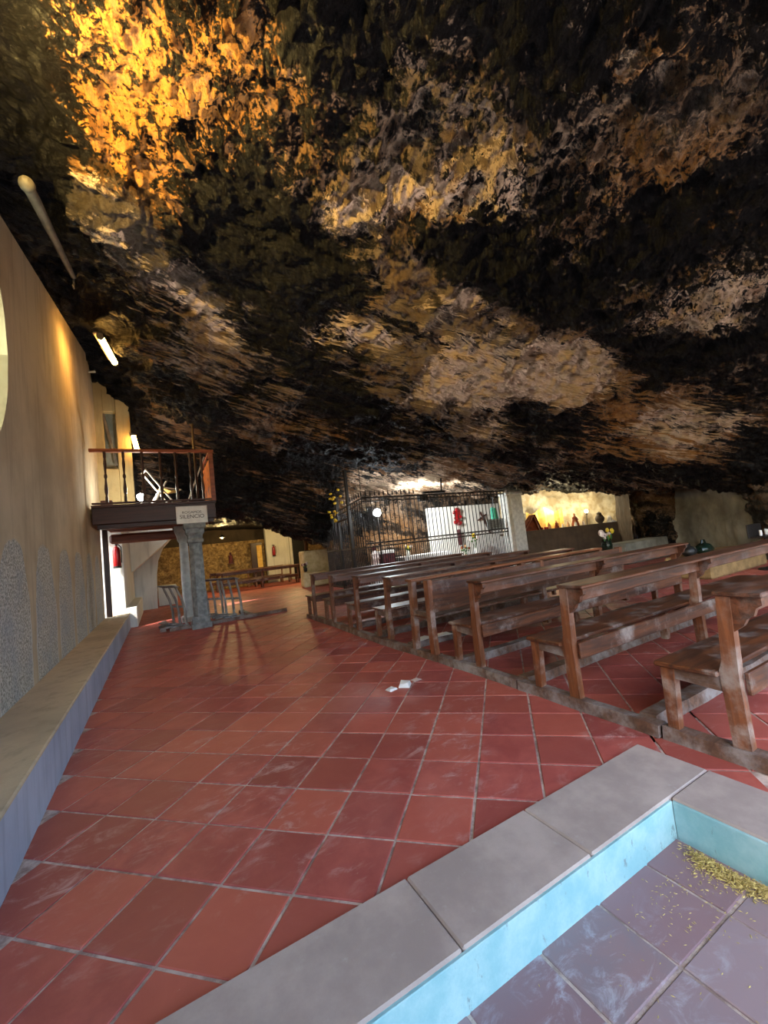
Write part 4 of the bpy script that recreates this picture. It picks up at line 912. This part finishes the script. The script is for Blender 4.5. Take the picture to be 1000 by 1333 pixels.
# vase in front of the niche, shelf, bags, votive stand
t = thing('flower_stand', 'low stone stand carrying the dark flower vase', 'stand', (12.6, 4.5, 0)); MB().box(-.22, .22, -.22, .22, 0, .36, .03).build('block', M['plaster_grey'], t); MB().box(-.26, .26, -.26, .26, .36, .42, .015).build('cap', M['plaster_grey'], t)
t = thing('flower_vase', 'dark green vase with white lilies and yellow tulips', 'vase', (12.6, 4.5, .42))
MB().lathe([(.08, 0), (.14, .08), (.16, .25), (.13, .4), (.15, .44)], 14).build('vase', M['dark_green'], t, True)
for (dx, dz, mm, r) in [(-.24, .62, 'pink', .085), (.05, .70, 'yellow', .05), (.28, .66, 'yellow', .06), (.12, .5, 'yellow', .06), (-.05, .56, 'pink', .04), (.1, .58, 'pink', .05), (-.12, .48, 'pink', .04)]:
    sm = MB().tube([(0, 0, .38), (dx*.5, -.03, .38+(dz-.38)*.6), (dx, -.05, dz)], .008, 5).build('stem', M['green'], t); MB().blob((dx, -.05, dz), r, r, r*1.3, 8, 6, .3).build('bloom', M[mm], sm, True)
for a in range(6): MB().blob((.12*math.cos(a), .1*math.sin(a)-.06, .44+.03*(a % 3)), .05, .02, .09, 6, 4).build('leaf', M['green'], t)
struct(MB().box(13.2, 15.6, 4.3, 5.0, 0, .66, .03).build('trim_5', M['plaster_grey']))
struct(MB().box(10.6, 13.2, 1.0, 1.9, 0, .46, .04).build('trim_6', simple('tan_bench_plaster', (150, 122, 78), (120, 96, 60), 4, .9, .3)))
def bag(loc, sx, sy, sz, mt, label):
    t = thing('bag', label, 'bag', loc); MB().blob((0, 0, sz*.48), sx, sy, sz*.5, 14, 9, .12).build('body', mt, t, True); MB().tube([(-sx*.4, 0, sz*.8), (-sx*.2, 0, sz*1.2), (sx*.2, 0, sz*1.2), (sx*.4, 0, sz*.8)], .02, 6).build('strap', mt, t)
bag((10.78, 1.45, .46), .16, .14, .24, M['black'], 'small black bag on the low plaster bench')
bag((11.2, 1.35, .46), .26, .16, .26, M['dark_green'], 'dark green bag lying on the low plaster bench')
o = thing('towel', 'folded white towel on the low plaster bench', 'towel', (10.95, 1.12, .462)); MB().box(-.06, .06, -.05, .05, 0, .03, .01).build('fold', M['cloth_white'], o); MB().box(-.055, .055, -.05, .05, .03, .06, .01).build('fold', M['cloth_white'], o)
t = thing('votive_stand', 'black iron candle stand at the end of the pews by the rock', 'stand', (12.3, .65, 0))
MB().tube([(0, 0, 0), (0, 0, .7)], .03, 8).build('post', M['iron'], t); MB().lathe([(.22, 0), (.2, .03), (.04, .06)], 12).build('base', M['iron'], t); MB().box(-.3, .3, -.18, .18, .7, .74, .006).build('tray', M['iron'], t); MB().box(-.34, .34, .16, .19, .7, 1.0, .006).build('back_plate', M['iron'], t)
for i, (dx, dy) in enumerate([(-.2, 0), (-.05, -.08), (.12, .02), (.22, -.1)]):
    o = thing('candle', ['white candle at the pew end of the black votive tray', 'white candle second from the pew end of the votive tray', 'white candle third from the pew end of the votive tray', 'white candle at the rock end of the black votive tray'][i], 'candle', (12.3+dx, .65+dy, .745), 0, 'candles on the votive stand'); MB().lathe([(.025, 0), (.025, .12), (.01, .125)], 8).build('wax', M['paper'], o, True); MB().tube([(0, 0, .12), (.003, 0, .145)], .003, 4).build('wick', M['black'], o)
# dried branches on the grille door
def branch(loc, label, seed):
    t = thing('dried_branch', label, 'branch', loc); r = random.Random(seed); m0 = MB().tube([(0, 0, -.55), (.0, 0, -.2), (.02, .05, .1), (.0, .1, .3)], .012, 5).build('twig', M['wood_dark_v'], t)
    for i in range(9):
        p = (r.uniform(-.12, .12), r.uniform(-.3, .3), r.uniform(-.1, .4)); tw = MB().tube([(0, .03, 0), p], .006, 4).build('twig', M['wood_dark_v'], t); MB().blob(p, .05, .07, .04, 7, 5, .4).build('leaf', M['yellow'], tw)
branch((6.25, 9.95, 3.1), 'dried branch with yellow leaves tied to the tall grille post', 1); branch((6.25, 10.2, 2.5), 'dried branch with yellow leaves hanging near the far end of the grille', 2)
# ------------------------------------------------------------------ far room furniture
fp = make_pew('brown pew in the far room facing the rubble wall', 0, 3.6)
fp['group'] = 'brown pews in the far room'; fp.location = (2.9, 18.9, 0)
for i, (x, y, rz, lb) in enumerate([(3.1, 18.0, .0, 'middle one of three brown pews in the far room'), (3.2, 17.0, .0, 'brown pew in the far room, under the assumed pendant lamps')]):
    c = copy_tree(fp); c.location = (x, y, 0); c.rotation_euler = (0, 0, rz); c['label'] = lb
c = bpy.data.objects['pew']
t = thing('wall_statue', 'small dark statue in the rubble wall of the far room', 'statue', (4.07, 19.75, 1.3)); MB().lathe([(.12, 0), (.1, .3), (.11, .38), (.05, .43)], 10).build('body', M['maroon'], t, True); MB().blob((0, 0, .5), .06, .06, .08, 8, 6).build('head', M['maroon'], t, True); MB().box(-.15, .15, -.1, .25, -.06, 0, .01).build('bracket_shelf', M['wood_dark'], t)
flowers('flower_bunch', (6.12, 13.7, .63), 'bunch of white and red flowers on the plastered block', [M['pink'], M['maroon']], 7, .14, .12, M['black'], .05)
# ------------------------------------------------------------------ lamps along the wall top
def tube_lamp(p0, p1, label, m, r=.045):
    p0 = Vector(p0); p1 = Vector(p1); t = thing('tube_lamp', label, 'lamp', p0); d = p1-p0; n = d.normalized()
    MB().tube([n*.03, d-n*.03], r, 10).build('tube', m, t, True)
    MB().tube([n*-.02, n*.035], r*1.1, 10).build('end_cap', M['pipe'], t); MB().tube([d-n*.035, d+n*.02], r*1.1, 10).build('end_cap', M['pipe'], t)
    off = Vector((-.07, 0, .06)); MB().beam(off, d+off, .07, .03).build('batten', M['pipe'], t)
tube_lamp((.1, 4.97, 5.61), (.25, 5.88, 5.54), 'lit amber tube lamp at the top of the plastered wall', M['tube_on'], .05)
tube_lamp((.36, 9.2, 5.07), (.44, 9.2, 4.61), 'short lit amber tube lamp above the balcony', M['tube_on'], .06)
o = thing('pipe', 'grey pipe with a bent end running under the rock above the wall', 'pipe', (-.1, 1.25, 5.15))
MB().tube([(0, 0, 0), (0, .35, .12), (0, 2.59, .78)], [.05, .05, .035], 10).build('pipe_run', M['pipe'], o, True); MB().blob((0, 0, 0), .065, .08, .065, 10, 8).build('elbow', M['pipe'], o, True); MB().tube([(0, 2.59, .78), (0, 2.65, .72), (0, 2.63, .62), (0, 2.55, .62)], .015, 6).build('hook', M['pipe'], o)
o = MB().tube([(0, 0, 0), (.14, .02, .04)], [.02, .035], 8).build('wall_peg', M['white']); o.location = (-.47, 8.6, 6.45); tag(o, 'short white peg sticking out near the wall top', 'peg')
# assumed out-of-view floodlight, added on the wall to wash the rock in amber
fx = thing('assumed_floodlight', 'assumed unseen floodlight fixed high on the plastered wall', 'floodlight', (-.42, -.1, 4.75))
MB().box(-.05, .0, -.03, .03, -.1, .1, .005).build('bracket', M['black'], fx); MB().box(0, .12, -.15, .15, -.02, .2, .01).build('housing', M['black'], fx); MB().box(.115, .125, -.13, .13, .0, .18, .002).build('lens', M['tube_on'], fx)
L_ = bpy.data.lights.new('assumed_amber_flood', 'SPOT'); L_.energy = 1000; L_.spot_size = 2.35; L_.spot_blend = .9; L_.color = (1, .68, .2); L_.shadow_soft_size = .05
lo = bpy.data.objects.new('assumed_amber_flood', L_); COL.objects.link(lo); lo.location = (-.24, -.1, 4.9); lo.rotation_euler = Vector((1.0, .5, .7)).to_track_quat('-Z', 'Y').to_euler()
# assumed pendant lamps, added to give the far room its warm light
for x, y in ((3.4, 17.2), (6.6, 16.8)):
    t = thing('assumed_pendant_lamp', ('small assumed pendant lamp hanging before the rubble wall' if x < 5 else 'small assumed pendant lamp hanging before the white wall panel'), 'lamp', (x, y, 2.55), 0, 'assumed pendant lamps in the far room'); MB().tube([(0, 0, .08), (0, 0, .5)], .008, 5).build('cord', M['black'], t); MB().lathe([(.14, 0), (.05, .1), (.02, .12)], 12).build('shade', M['black'], t); MB().blob((0, 0, .01), .05, .05, .05, 10, 7).build('bulb', M['bulb_warm'], t, True)
    L_ = bpy.data.lights.new('assumed_pendant_light', 'POINT'); L_.energy = 110; L_.shadow_soft_size = .06; L_.color = (1, .7, .28); lo = bpy.data.objects.new('assumed_pendant_light', L_); COL.objects.link(lo); lo.location = (x, y, 2.46)
